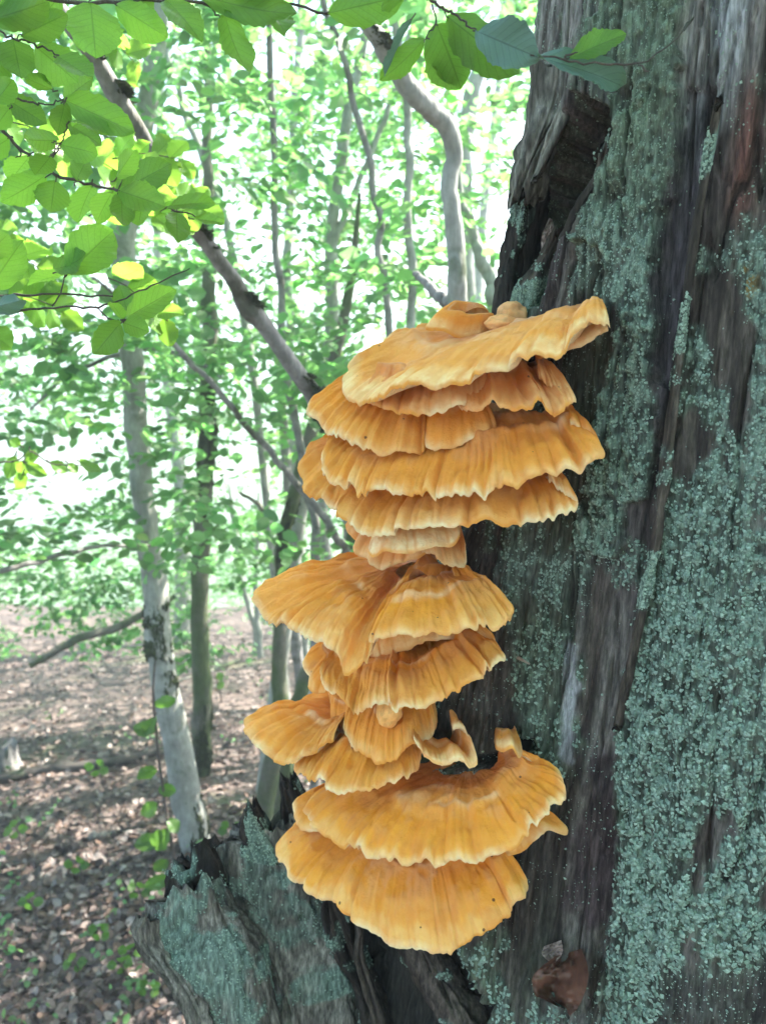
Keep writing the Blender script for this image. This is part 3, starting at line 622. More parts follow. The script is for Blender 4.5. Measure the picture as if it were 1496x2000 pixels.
shelf(f1, [ZA(560, 1090, .86), ZA(610, 1095, .85), ZA(625, 1120, .845), ZA(680, 1150, .84), ZA(735, 1130, .835), ZA(740, 1050, .85)], [ZA(600, 1010, .93), ZA(660, 1000, .92), ZA(720, 990, .90)], .016, .02, 15, .5, 'rust_shaded', nu=100, nv=30, rib=.7)

# ---- middle tier
f2 = fungus_root(880, 1180, 'middle tier of orange shelf fungus with a long drooping fold and a darker fan below')
shelf(f2, [ZB(700, 190, .97), ZB(590, 203, .97), ZB(480, 210), ZB(400, 226, .97), ZB(385, 247), ZB(320, 256), ZB(270, 270, .955), ZB(180, 276), ZB(130, 302), ZB(80, 342, .90), ZB(108, 402), ZB(140, 436), ZB(180, 448, .845), ZB(222, 462), ZB(245, 490),
           ZB(282, 526, .80), ZB(330, 532), ZB(372, 532), ZB(402, 562, .765), ZB(440, 590), ZB(456, 632), ZB(470, 686, .745), ZB(520, 648), ZB(582, 588, .76), ZB(600, 540), ZB(640, 480, .79), ZB(720, 400, .82)],
      [ZB(900, 205, .96), ZB(800, 222, .94), ZB(720, 245, .93), ZB(690, 270, .92), ZB(720, 300, .91), ZB(790, 290, .90)], .012, .024, 21, .42, 'orange', nu=330, nv=56, rib=1.1)
shelf(f2, [ZB(720, 380, .82), ZB(620, 420, .785), ZB(566, 512, .75), ZB(582, 546), ZB(640, 520, .74), ZB(680, 492), ZB(740, 490), ZB(772, 502, .735), ZB(820, 486), ZB(870, 490), ZB(922, 500, .735), ZB(972, 486), ZB(1040, 472), ZB(1100, 480, .74), ZB(1152, 450), ZB(1182, 410, .75), ZB(1168, 378), ZB(1110, 350, .785), ZB(1050, 356), ZB(970, 376, .82), ZB(962, 330, .84), ZB(965, 280, .86)],
      [ZB(840, 300, .87), ZB(870, 262, .88), ZB(900, 250, .89), ZB(930, 250, .89)], .014, .016, 22, .7, 'yellow', nu=260, nv=44, rib=.9)
shelf(f2, [ZB(760, 245, .93), ZB(700, 330, .88), ZB(700, 392, .84), ZB(760, 385, .83), ZB(880, 380, .83), ZB(952, 372, .84), ZB(975, 330, .86), ZB(950, 260, .89)], [ZB(892, 240, .92), ZB(912, 240, .92)], .016, .008, 23, .6, 'orange', nu=120, nv=32, rib=.5, scal=.6)
shelf(f2, [ZB(430, 600, .90), ZB(385, 650, .87), ZB(380, 730, .84), ZB(455, 785, .81), ZB(502, 832), ZB(560, 812, .785), ZB(640, 806), ZB(664, 792), ZB(670, 826, .765), ZB(690, 838), ZB(720, 822), ZB(790, 820, .755), ZB(860, 796), ZB(920, 762, .75), ZB(1000, 722), ZB(1046, 692, .745), ZB(1066, 636), ZB(1088, 656), ZB(1102, 640), ZB(1152, 608, .755), ZB(1130, 560), ZB(1080, 520, .79), ZB(1020, 504, .82)],
      [ZB(520, 590, .95), ZB(680, 560, .93), ZB(820, 530, .91), ZB(940, 512, .87)], .012, .022, 24, .62, 'yellow', nu=320, nv=48, rib=1.1, label='broad darker orange fan with notched right edge')
shelf(f2, [ZB(450, 560, .96), ZB(370, 565, .955), ZB(310, 602, .94), ZB(298, 652, .925), ZB(322, 692), ZB(318, 740, .90), ZB(352, 758), ZB(388, 748, .88), ZB(410, 700, .87)], [ZB(520, 620, .96), ZB(510, 660, .95)], .014, .016, 25, .6, 'orange', nu=140, nv=34, rib=.8)
shelf(f2, [ZB(560, 600, .90), ZB(600, 610, .87), ZB(700, 575, .85), ZB(800, 545, .84), ZB(930, 525, .82), ZB(950, 500, .82)], [ZB(560, 520, .93), ZB(720, 480, .92), ZB(860, 470, .89), ZB(950, 480, .85)], .02, .02, 26, .5, 'peach', nu=110, nv=26, rib=.6, label='lumpy pink flesh under the fold')

# ---- left-pointing lobes
f3 = fungus_root(850, 1420, 'cluster of orange lobed brackets pointing out to the left below the broad dark fan')
shelf(f3, [ZB(440, 800, 1.0), ZB(390, 803, .99), ZB(300, 820), ZB(232, 840, .965), ZB(190, 856), ZB(100, 870, .93), ZB(44, 911, .90), ZB(80, 972, .87), ZB(140, 1022), ZB(180, 1056, .84), ZB(250, 1062, .83), ZB(300, 1030, .83), ZB(420, 960, .84)], [ZB(560, 850, .97), ZB(560, 900, .95)], .014, .022, 31, .55, 'orange', nu=240, nv=46, rib=.9)
shelf(f3, [ZB(480, 860, .90), ZB(470, 910, .87), ZB(500, 990, .82), ZB(560, 1030), ZB(602, 1062, .785), ZB(650, 1056), ZB(700, 1020, .785), ZB(722, 980), ZB(780, 962, .80), ZB(838, 950), ZB(862, 880, .83), ZB(862, 840, .86)], [ZB(600, 820, .95), ZB(720, 800, .93), ZB(800, 800, .90)], .020, .022, 32, .62, 'orange', nu=200, nv=42, rib=.7)
shelf(f3, [ZB(400, 780, .97), ZB(420, 850, .93), ZB(412, 900, .90), ZB(470, 930, .87), ZB(530, 850, .87), ZB(570, 810, .89)], [ZB(470, 770, .96), ZB(540, 780, .95)], .014, .02, 33, .6, 'orange', nu=100, nv=30, rib=.7)
shelf(f3, [ZC(480, 190, .92), ZC(380, 212, .90), ZC(300, 262), ZC(260, 340, .85), ZC(288, 368), ZC(312, 395, .82), ZC(352, 368), ZC(382, 374, .80), ZC(392, 420), ZC(440, 442, .785), ZC(560, 430), ZC(700, 390, .78), ZC(785, 340, .80), ZC(800, 260, .83)], [ZC(560, 200, .94), ZC(680, 200, .92), ZC(760, 200, .89)], .018, .024, 34, .5, 'yellow', nu=240, nv=44, rib=.9)
knob(f3, *ZC(660, 105), .82, .015, (1, .9, 1.3), 35, (.80, .46, .17), 'drip')
knob(f3, *ZC(690, 60), .80, .010, (1, .9, 1.2), 36, (.84, .50, .20), 'drip')

# ---- two little ones on their own
f4 = fungus_root(870, 1470, 'small wavy orange bracket bent like a moustache above the lowest big shelf', 'small orange brackets on bare wood')
shelf(f4, [ZC(765, 214, .79), ZC(800, 262), ZC(850, 296, .755), ZC(900, 310), ZC(950, 290, .755), ZC(1000, 328), ZC(1032, 308, .745), ZC(1020, 258), ZC(1000, 205, .775), ZC(978, 162, .80), ZC(950, 152, .80), ZC(930, 165, .80)], [ZC(790, 222, .815), ZC(880, 252, .81), ZC(920, 228, .81), ZC(925, 185, .815)], .007, .010, 41, .6, 'peach', nu=150, nv=26, rib=.6, scal=.8)
f5 = fungus_root(990, 1440, 'tiny lone orange bracket curled over a dark hole in bare wood', 'small orange brackets on bare wood')
shelf(f5, [ZC(1112, 215, 'T'), ZC(1118, 240, .742), ZC(1150, 250, .735), ZC(1190, 242), ZC(1212, 276, .735), ZC(1230, 268, .74), ZC(1224, 236), ZC(1200, 200, 'T')], [ZC(1122, 196, .765), ZC(1140, 184, .775), ZC(1165, 184, .775), ZC(1188, 192, .77)], .004, .003, 42, .6, 'peach', nu=90, nv=22, rib=.5, scal=.7)

# ---- lowest tier
f6 = fungus_root(880, 1600, 'lowest tier of two very large stacked golden-orange fans just above the roots')
shelf(f6, [ZC(560, 412, .93), ZC(400, 440, .91), ZC(322, 482, .88), ZC(308, 522), ZC(340, 562, .84), ZC(345, 610), ZC(400, 646, .80), ZC(470, 670), ZC(545, 672, .77), ZC(560, 700), ZC(640, 714, .745), ZC(690, 722), ZC(740, 750, .725), ZC(820, 727), ZC(870, 750, .71),
           ZC(950, 722), ZC(1000, 736, .70), ZC(1060, 716), ZC(1130, 696, .69), ZC(1190, 672), ZC(1232, 640, .69), ZC(1272, 582), ZC(1310, 552, .695), ZC(1332, 528), ZC(1350, 502), ZC(1388, 490), ZC(1411, 456, .705), ZC(1394, 400), ZC(1384, 360, .73), ZC(1330, 326), ZC(1212, 296, .77)],
      [ZC(800, 356, .91), ZC(860, 334, .91), ZC(905, 318, .91), ZC(950, 346, .90), ZC(1000, 362, .87), ZC(1060, 362, .85), ZC(1110, 362, .83)], .012, .026, 51, .60, 'yellow', nu=340, nv=58, rib=1.0, label='upper fan, pale concentric band, cream rim')
shelf(f6, [ZC(1130, 600, .80), ZC(1125, 690, .765), ZC(1150, 710, .755), ZC(1210, 692), ZC(1272, 642, .74), ZC(1330, 602), ZC(1372, 612, .735), ZC(1402, 616), ZC(1406, 590, .74), ZC(1360, 545), ZC(1322, 520, .76)], [ZC(1180, 540, .83), ZC(1240, 520, .82)], .012, .016, 52, .6, 'orange', nu=140, nv=34, rib=.8)
shelf(f6, [ZC(420, 425, .95), ZC(330, 450, .94), ZC(262, 490, .92), ZC(256, 540, .90), ZC(280, 590, .875), ZC(320, 610, .86), ZC(380, 600, .86)], [ZC(460, 470, .95), ZC(460, 510, .94)], .010, .016, 53, .6, 'orange', nu=120, nv=30, rib=.8)
shelf(f6, [ZC(380, 560, .93), ZC(270, 590, .92), ZC(212, 640, .91), ZC(178, 702, .89), ZC(182, 742), ZC(222, 762, .86), ZC(242, 812), ZC(300, 842, .83), ZC(332, 880), ZC(400, 892, .80), ZC(442, 912), ZC(482, 952, .78), ZC(522, 1002), ZC(580, 1042, .755), ZC(640, 1076),
           ZC(712, 1106, .735), ZC(780, 1110), ZC(852, 1122, .72), ZC(930, 1110), ZC(1000, 1072, .71), ZC(1060, 1052), ZC(1140, 1012, .71), ZC(1152, 990), ZC(1182, 980), ZC(1192, 912, .72), ZC(1240, 892), ZC(1262, 860, .725), ZC(1240, 810), ZC(1200, 750, .75), ZC(1140, 690, .78)],
      [ZC(560, 560, .95), ZC(680, 575, .94), ZC(800, 580, .93), ZC(920, 580, .91), ZC(1030, 570, .88)], .016, .026, 54, .50, 'yellow', nu=340, nv=58, rib=1.1, edge=1.1, label='lower fan, the largest, strongly ribbed')

# ================================================================== SAPLINGS AND TREES BEHIND
def tube(P, R, ring=14, seed=0, rough=.06, knots=()):
    """P (n,3), R (n,) -> V, F"""
    n = len(P); d = np.gradient(P, axis=0); d /= np.linalg.norm(d, axis=1)[:, None]
    a = np.cross(d, np.array([.23, .97, .05])); a /= np.linalg.norm(a, axis=1)[:, None]; b = np.cross(d, a)
    ph = np.linspace(0, 2 * np.pi, ring, endpoint=False); s = np.r_[0, np.cumsum(np.linalg.norm(np.diff(P, axis=0), axis=1))]
    A, S = np.meshgrid(ph, s, indexing='ij')
    k = 1 + rough * fbm(np.cos(A) * 1.2, np.sin(A) * 1.2, S * 5 / max(.02, float(np.mean(R)) * 12), oct=3, seed=seed)
    for (ts, am) in knots: k = k + am * np.exp(-((S / s[-1] - ts) / .008) ** 2) * (.5 + .5 * np.cos(A - seed))
    V = P[None] + (a[None] * np.cos(A)[..., None] + b[None] * np.sin(A)[..., None]) * (R[None] * k)[..., None]
    F = [grid_faces(ring, n, True)]; V = V.reshape(-1, 3); i = np.arange(ring); m = len(V)
    V = np.vstack([V, P[:1], P[-1:]])
    F.append(np.stack([i * n, (i + 1) % ring * n, np.full(ring, m)], 1)); F.append(np.stack([i * n + n - 1, np.full(ring, m + 1), (i + 1) % ring * n + n - 1], 1))
    return V, F
def wpx(p, px):  # width in photo pixels at a world point -> radius in metres
    q = p - CAM; f = q[..., 1] * CP - q[..., 2] * SP; return .5 * px * f / FPX
TREES = []
def stem_pts(pts, widths, n=60):
    W = np.array([at(*p) for p in pts]); ww = wpx(W, np.interp(np.linspace(0, 1, len(pts)), np.linspace(0, 1, len(widths)), widths))
    S = spline(np.c_[W, ww], n); return S[:, :3], S[:, 3]
def tree(name, label, pts, widths, mat, up=1.6, group='slender trees in the wood behind', knots=(), n=90, crown=True, cat='tree', wob=.012):
    """pts from the bottom up; the stem is carried down into the ground and up beyond the frame"""
    P, R = stem_pts(pts, widths, n)
    P = P + wob * np.stack([noise(np.arange(n) * .22, seed=len(TREES) * 5 + k) for k in range(3)], 1) * np.array([1, 1, 0])
    lo = [P, R]; d = P[0] - P[3]; d /= np.linalg.norm(d)
    base = P[0].copy(); ext = []
    for k in range(60):
        if base[2] <= gz(base[0], base[1]) - .06: break
        d2 = d * .5 + np.array([0, 0, -.5]); base = base + .08 * d2 / np.linalg.norm(d2); ext.append(base.copy())
    if ext: P = np.vstack([np.array(ext)[::-1], P]); R = np.r_[np.linspace(R[0] * 1.15, R[0], len(ext)), R]
    if up > 0:
        d = P[-1] - P[-6]; d /= np.linalg.norm(d); d = d * .5 + np.array([0, 0, .5]); k = np.linspace(0, 1, 22)[1:, None]
        P = np.vstack([P, P[-1] + d / np.linalg.norm(d) * k * up]); R = np.r_[R, R[-1] * np.linspace(1, .35, 21)]
    root = empty(name, (*P[0][:2], float(gz(*P[0][:2]))), label, cat, group)
    V, F = tube(P, R, 16, len(TREES) * 3 + 1, .08, knots); mk('trunk', V, F, mat, root)
    TREES.append((root, P, R, [])); return root
Yg = lambda px, py: float(ground_hit(px, py)[1])
y1 = Yg(385, 1655)
tree('beech_sapling', 'pale smooth grey tree with a dark mossy blotch near its foot, the stoutest upright trunk', [(388, 1690, y1), (372, 1600, y1), (345, 1450, y1), (316, 1290, y1), (302, 1150, y1 + .05), (285, 1000, y1 + .1), (268, 850, y1 + .1), (258, 700, y1 + .1), (246, 560, y1 + .1), (242, 450, y1 + .1), (266, 330, y1 + .1), (298, 140, y1 + .1), (312, 0, y1 + .1)], [60, 56, 50, 44, 46, 48, 42, 36], M['bark_pale'], 1.8, n=140, wob=.006)
y2 = Yg(392, 1512)
tree('mossy_tree', 'dark trunk with green moss sleeves, behind the pale blotched tree', [(392, 1512, y2), (395, 1350, y2), (390, 1200, y2), (396, 1000, y2), (402, 850, y2), (410, 640, y2), (406, 480, y2), (404, 300, y2), (410, 150, y2)], [36, 36, 33, 34, 33, 28, 20, 15], M['bark_moss'], 1.6, n=120, wob=.01)
tree('leaning_sapling', 'slanting grey sapling with bud scars and moss tufts, leaning in front of pale trees', [(820, 1250, 2.3), (740, 1020, 2.2), (640, 825, 2.05), (610, 770, 2.0), (560, 700, 1.95), (490, 600, 1.9), (410, 480, 1.8), (330, 380, 1.7), (290, 280, 1.65), (180, 100, 1.55), (105, 0, 1.5)], [40, 38, 36, 33, 30, 32, 32, 34], M['bark_grey'], 1.0, n=150, knots=((.5, .5), (.62, .55), (.74, .4), (.86, .45)), wob=.005)
tree('bent_sapling', 'kinked grey sapling bent sharply below the leaves, next to the torn bark flap', [(905, 760, 2.3), (895, 600, 2.2), (888, 480, 2.2), (878, 380, 2.2), (884, 300, 2.2), (862, 235, 2.17), (815, 195, 2.12), (780, 140, 2.08), (752, 95, 2.04), (712, 40, 2.0)], [42, 38, 34, 34, 38, 40, 38, 32], M['bark_pale'], .8, n=120, wob=.004, knots=((.55, .35),))
STEMS = [
 ('tall thin straight stem between leaning sapling and forked stem', [(620, 1090, 3.2), (600, 950, 3.2), (562, 760, 3.2), (548, 640, 3.2), (540, 450, 3.2), (530, 250, 3.2), (523, 50, 3.2)], [18, 16, 14, 13], 'bark_grey'),
 ('thin stem slanting left as it climbs, crossing behind kinked sapling leaves', [(765, 760, 3.0), (752, 600, 3.0), (732, 360, 3.0), (705, 250, 3.0), (672, 130, 3.0), (640, 20, 3.0)], [15, 14, 13, 12], 'bark_grey'),
 ('thin upright stem just left of the kinked sapling', [(800, 700, 3.1), (802, 550, 3.1), (796, 400, 3.1), (795, 220, 3.1), (775, 60, 3.1)], [18, 18, 16, 14], 'bark_pale'),
 ('slim pale stem wandering upward, between thin straight and slanting stems', [(600, 920, 4.2), (640, 740, 4.2), (650, 500, 4.2), (662, 330, 4.2), (690, 180, 4.2), (720, 60, 4.2)], [28, 24, 22, 16], 'bark_pale'),
 ('forked grey stem rising from the leaf litter behind the left-pointing fungus lobes', [(515, 1600, 3.6), (530, 1500, 3.6), (548, 1390, 3.6), (548, 1250, 3.6), (556, 1060, 3.6), (598, 890, 3.6), (636, 760, 3.6), (668, 640, 3.6), (690, 540, 3.6)], [38, 34, 26, 26, 24, 18], 'bark_moss'),
 ('greenish slanting stem rising behind the lowest fungus', [(548, 1540, 3.9), (575, 1400, 3.9), (610, 1290, 3.9), (650, 1180, 3.9), (690, 1050, 3.9)], [34, 30, 26, 22], 'bark_moss'),
 ('straight slender stem behind the forked grey stem', [(596, 1420, 5.0), (580, 1250, 5.0), (572, 1080, 5.0), (560, 900, 5.0), (545, 700, 5.0)], [22, 22, 20, 16], 'bark_grey'),
 ('pale far trunk showing between kinked sapling and big trunk', [(915, 640, 5.5), (908, 460, 5.5), (903, 330, 5.5), (925, 170, 5.5), (975, 60, 5.5), (1005, -20, 5.5)], [30, 32, 30, 26], 'bark_pale'),
 ('bright pale limb slanting down right toward the big trunk', [(990, 660, 3.4), (962, 570, 3.4), (930, 470, 3.4), (900, 380, 3.4)], [30, 28, 22, 16], 'bark_pale'),
 ('small pale stem in the far coppice clump', [(520, 1330, 8.5), (508, 1260, 8.5), (500, 1150, 8.5), (505, 1020, 8.5)], [12, 11, 10], 'bark_pale'),
 ('whitish leaning stem in the far coppice clump', [(492, 1310, 8.8), (498, 1230, 8.8), (470, 1120, 8.8), (455, 1000, 8.8)], [12, 11, 9], 'bark_pale'),
 ('dark far tree with thin trunk above the arching twig', [(640, 1130, 6.5), (630, 1000, 6.5), (640, 880, 6.5), (655, 700, 6.5), (640, 540, 6.5)], [22, 20, 18, 16], 'bark_grey'),
 ('slim far stem behind slanting sapling top', [(495, 760, 5.2), (470, 560, 5.2), (425, 380, 5.2), (370, 240, 5.2), (330, 120, 5.2)], [16, 15, 13, 11], 'bark_pale'),
 ('far narrow stem beside the mossy trunk', [(690, 1140, 5.8), (672, 960, 5.8), (650, 840, 5.8), (600, 740, 5.8)], [18, 16, 14], 'bark_grey'),
 ('slim pale upright stem behind thin straight stem', [(570, 720, 6.0), (560, 500, 6.0), (572, 300, 6.0), (582, 120, 6.0), (590, 0, 6.0)], [18, 18, 16, 14], 'bark_pale'),
]
for lab, pts, wd, mt in STEMS:
    tree('sapling_stem', lab, pts, wd, M[mt], .9 if pts[-1][1] < 250 else .35, n=60, wob=.012)
# trees added so their crowns shade the place, from above and behind the camera
OVER = [(3.6, 4.2), (5.2, 2.4), (2.2, 6.4), (6.0, 5.6), (-5.2, 6.6), (-2.6, 9.4), (1.2, 9.6), (4.2, 9.0), (-6.0, 8.0), (-1.2, -2.6), (1.6, -2.2), (3.4, -.6), (-3.6, -2.4), (.4, -4.6)]
for k, (x, y) in enumerate(OVER):
    g0 = float(gz(x, y)); P = spline([(x, y, g0 - .1), (x + .1, y, g0 + 2), (x - .05, y + .15, g0 + 4.5), (x + .2, y + .1, g0 + 7.5)], 60); R = np.linspace(.11, .03, 60)
    root = empty('shade_beech', (x, y, g0), 'beech tree of the surrounding wood, its leafy crown added for shade', 'tree', 'shade-giving beeches added around the clearing')
    V, F = tube(P, R, 14, 60 + k, .05); mk('trunk', V, F, M['bark_pale'], root); TREES.append((root, P, R, []))

def moss(ti, py0, py1, ang, span, seed, thick=.006, name='moss_patch'):
    root, P, R, L = TREES[ti]; _, q = proj(P); i0 = int(np.argmin(np.abs(q - py1))); i1 = int(np.argmin(np.abs(q - py0)))
    i0, i1 = sorted((i0, i1)); kk = np.linspace(max(i0 - 1, 0), i1 + 1, 60); pp = np.stack([np.interp(kk, np.arange(len(P)), P[:, k]) for k in range(3)], 1); rr = np.interp(kk, np.arange(len(P)), R)
    a = np.radians(np.linspace(ang - span, ang + span, 50)); A_, K = np.meshgrid(a, np.linspace(0, 1, 60), indexing='ij')
    d_ = np.stack([np.cos(A_), -np.sin(A_), 0 * A_], -1)                       # angle 90 faces the camera
    edge_ = 1 - np.maximum(np.abs(A_ - np.radians(ang)) / np.radians(span), np.abs(K - .5) * 2)
    hgt_ = sm(.05, .75, edge_ + .8 * fbm(A_ * 3, K * 4, oct=4, seed=seed)) * (thick + .009) * (1.0 + .7 * fbm(A_ * 16, K * 26, oct=3, seed=seed + 1)) - .004 * sm(.25, 0, edge_)
    V = pp[None] + d_ * (rr[None] * 1.03 + hgt_ - .012)[..., None]
    return mk(name, V.reshape(-1, 3), grid_faces(50, 60), M['moss'], root)
M['moss'] = m_bark('moss', (.05, .065, .022), (.02, .026, .012), (.075, .10, .03), .3, 60)
moss(0, 1185, 1285, 80, 85, 1); moss(0, 1300, 1345, 40, 45, 2); moss(0, 1560, 1660, 30, 60, 3)
moss(1, 740, 1000, 60, 80, 4, .01); moss(1, 1380, 1530, 70, 100, 5, .012)
for a_, b_, g_, sd_ in ((80, 112, 20, 6), (160, 186, 20, 7), (445, 478, 20, 8), (570, 598, 10, 9), (735, 790, 30, 10), (800, 850, 90, 11)): moss(2, a_, b_, g_, 55, sd_, .012, 'moss_tuft')
moss(8, 960, 1110, 70, 80, 12, .008); moss(3, 60, 130, 60, 90, 13, .008)
# extra limbs (parts of the tree they spring from)
def limb(ti, pts, widths, mat, n=50, name='branch'):
    P, R = stem_pts(pts, widths, n); P = P + .006 * np.stack([noise(np.arange(n) * .3, seed=int(pts[0][0]) + k) for k in range(3)], 1)
    V, F = tube(P, R, 10, int(pts[0][0]), .08); mk(name, V, F, mat, TREES[ti][0])
limb(3, [(900, 600, 2.2), (868, 585, 2.25), (835, 558, 2.3), (808, 535, 2.35)], [24, 22, 18, 10], M['bark_grey'])
limb(4, [(680, 1085, 3.2), (640, 1020, 3.1), (560, 920, 3.0), (480, 830, 2.9), (400, 735, 2.8), (290, 625, 2.7), (180, 540, 2.6)], [16, 16, 14, 13, 12, 9, 5], M['bark_grey'], 90)
limb(0, [(430, 735, 3.4), (370, 700, 3.5), (290, 682, 3.6), (210, 700, 3.7), (130, 735, 3.8), (60, 800, 3.9)], [8, 9, 10, 9, 8, 5], M['bark_grey'], 70)
limb(0, [(300, 1065, y1), (200, 1066, y1 - .2), (130, 1082, y1 - .35), (60, 1100, y1 - .5), (-60, 1130, y1 - .7)], [5, 8, 10, 11, 12], M['bark_grey'], 60)
limb(0, [(340, 1165, 5.0), (290, 1195, 4.9), (220, 1228, 4.8), (150, 1250, 4.7), (60, 1300, 4.6)], [10, 14, 17, 16, 12], M['bark_moss'], 60)
limb(7, [(650, 480, 4.2), (700, 360, 4.2), (760, 210, 4.2), (800, 60, 4.2)], [14, 13, 11, 9], M['bark_pale'], 50)
limb(8, [(560, 1060, 3.6), (520, 1000, 3.6), (470, 960, 3.6)], [12, 10, 6], M['bark_moss'], 40)

# ------------------------------------------------------------------ foliage sprays, gathered into the crown of the nearest tree
GAPS = [(140, 880, 170, 85, .85), (60, 985, 110, 60, .8), (300, 900, 70, 100, .4), (200, 1060, 70, 45, .7), (190, 250, 70, 45, .85), (970, 430, 60, 90, .85), (560, 110, 60, 60, .7), (700, 60, 60, 50, .5), (960, 200, 70, 120, .45), (500, 860, 70, 150, .45), (980, 60, 60, 60, .7),
        (660, 1180, 90, 90, .5), (430, 930, 60, 120, .4), (120, 700, 120, 60, .4)]
def density(px, py):
    d = np.where(py < 1150, 1.0, np.where(px < 420, .8, .12)) * np.where(py > 1290, 0, 1)
    for x, y, a, b, k in GAPS: d = d * (1 - k * np.exp(-(((px - x) / a) ** 2 + ((py - y) / b) ** 2) ** 1.6))
    return d
def sprays(P, n_leaf=11, length=.34, lsz=.056, flat=.45):
    """P (k,3) spray starts -> leaf bases, dirs, normals, sizes"""
    k = len(P); az = RNG.random(k) * 2 * np.pi; dr = RNG.normal(-.15, .3, k)
    d = np.stack([np.cos(az) * np.cos(dr), np.sin(az) * np.cos(dr), np.sin(dr)], -1)
    up = np.array([0, 0, 1.0]) + RNG.normal(0, flat, (k, 3)); sd = np.cross(d, up); sd /= np.linalg.norm(sd, axis=1)[:, None]; nn = np.cross(sd, d)
    j = np.arange(n_leaf); side = np.where(j % 2 == 0, 1.0, -1.0)
    base = P[:, None] + d[:, None] * ((j / n_leaf - .5) * length)[None, :, None] + RNG.normal(0, .012, (k, n_leaf, 3))
    ang = np.radians(52 - 35 * j / n_leaf)
    ld = d[:, None] * np.cos(ang)[None, :, None] + sd[:, None] * (side * np.sin(ang))[None, :, None] + RNG.normal(0, .22, (k, n_leaf, 3))
    nl = nn[:, None] + RNG.normal(0, .38, (k, n_leaf, 3))
    sz = lsz * (.7 + .55 * RNG.random((k, n_leaf)))
    return base.reshape(-1, 3), ld.reshape(-1, 3), nl.reshape(-1, 3), sz.ravel()
def leaf_cloud(B, D, Nn, S, far=None):
    if far is not None:                                              # far or overhead leaves: four triangles each
        a = leaf_cloud(B[~far], D[~far], Nn[~far], S[~far]) if (~far).any() else (np.zeros((0, 3)), np.zeros((0, 3), int), np.zeros((0, 3)))
        b = leaf_simple(B[far], D[far], Nn[far], S[far])
        return np.vstack([a[0], b[0]]), np.vstack([a[1], b[1] + len(a[0])]), np.vstack([a[2], b[2]])
    D = D / np.linalg.norm(D, axis=1)[:, None]; W = np.cross(D, Nn); W /= np.linalg.norm(W, axis=1)[:, None] + 1e-9; Nn = np.cross(W, D)
    t = np.array([0, .22, .55, .82, .22, .55, .82, 1.0, .5]); s = np.array([0, -.29, -.34, -.20, .29, .34, .20, 0, 0]); h = np.array([0, .05, .07, .03, .05, .07, .03, -.06, -.03])
    n = len(B)
    V = B[:, None] + S[:, None, None] * (D[:, None] * t[None, :, None] + W[:, None] * s[None, :, None] + Nn[:, None] * (h + RNG.normal(0, .02, (n, 9)))[..., None])
    f = np.array([(0, 8, 1), (1, 8, 2), (2, 8, 3), (3, 8, 7), (0, 4, 8), (4, 5, 8), (5, 6, 8), (6, 7, 8)])
    F = (np.arange(n)[:, None, None] * 9 + f[None]).reshape(-1, 3)
    tone = (.65 + .6 * RNG.random((n, 1))) * np.array([[1, 1, 1]]) * (1 + RNG.normal(0, .08, (n, 3)))
    c = np.repeat(np.clip(tone, .3, 1.5)[:, None], 9, 1)
    return V.reshape(-1, 3), F, c.reshape(-1, 3)
def leaf_simple(B, D, Nn, S):
    D = D / np.linalg.norm(D, axis=1)[:, None]; W = np.cross(D, Nn); W /= np.linalg.norm(W, axis=1)[:, None] + 1e-9; Nn = np.cross(W, D); n = len(B)
    t = np.array([0, .35, .75, 1.0, .75, .35]); q = np.array([0, -.34, -.27, 0, .27, .34]); h = np.array([0, .06, .05, -.04, .05, .06])
    V = B[:, None] + S[:, None, None] * (D[:, None] * t[None, :, None] + W[:, None] * q[None, :, None] + Nn[:, None] * (h + RNG.normal(0, .02, (n, 6)))[..., None])
    F = (np.arange(n)[:, None, None] * 6 + np.array([(0, 3, 2), (0, 2, 1), (0, 4, 3), (0, 5, 4)])[None]).reshape(-1, 3)
    c = np.clip((.65 + .6 * RNG.random((n, 1))) * (1 + RNG.normal(0, .08, (n, 3))), .3, 1.5)
    return V.reshape(-1, 3), F, np.repeat(c, 6, 0)
cand = 16000
px = RNG.uniform(-700, 1750, cand); py = np.where(RNG.random(cand) < .22, RNG.uniform(-900, 0, cand), RNG.uniform(-60, 1290, cand))
Yd = 2.7 + 7.5 * RNG.random(cand) ** 1.15; Yd = np.where(py > 1100, np.maximum(Yd, 5.5), Yd)
clump = .55 + .75 * fbm(px / 150, py / 110, Yd * .6, oct=3, seed=71)
keep = RNG.random(cand) < density(px, py) * np.where(px > 1130, .22, 1) * np.where(py < -100, .5, 1) * np.clip(clump, .08, 1)
SPP = at(px[keep], py[keep], Yd[keep])
fx = RNG.uniform(-900, 1500, 8000); fy = RNG.uniform(560, 1265, 8000); fY = RNG.uniform(8, 17, 8000)
fk = RNG.random(8000) < (1 - .55 * np.exp(-(((fx - 150) / 200) ** 2 + ((fy - 900) / 120) ** 2))) * np.clip(.5 + .9 * fbm(fx / 110, fy / 80, oct=3, seed=79), .05, 1)
SPP = np.vstack([SPP, at(fx[fk], fy[fk], fY[fk])])
SPP = SPP[SPP[:, 2] > gz(SPP[:, 0], SPP[:, 1]) + .2]
ux = RNG.uniform(-14, 9, 2600); uy = RNG.uniform(7.5, 14.5, 2600); uk = fbm(ux * .5, uy * .5, oct=3, seed=83) + .5 * (uy - 10) / 3 > -.05
ux, uy = ux[uk], uy[uk]; SPP = np.vstack([SPP, np.stack([ux, uy, gz(ux, uy) + .08 + 1.1 * RNG.random(len(ux)) ** 1.6], -1)])
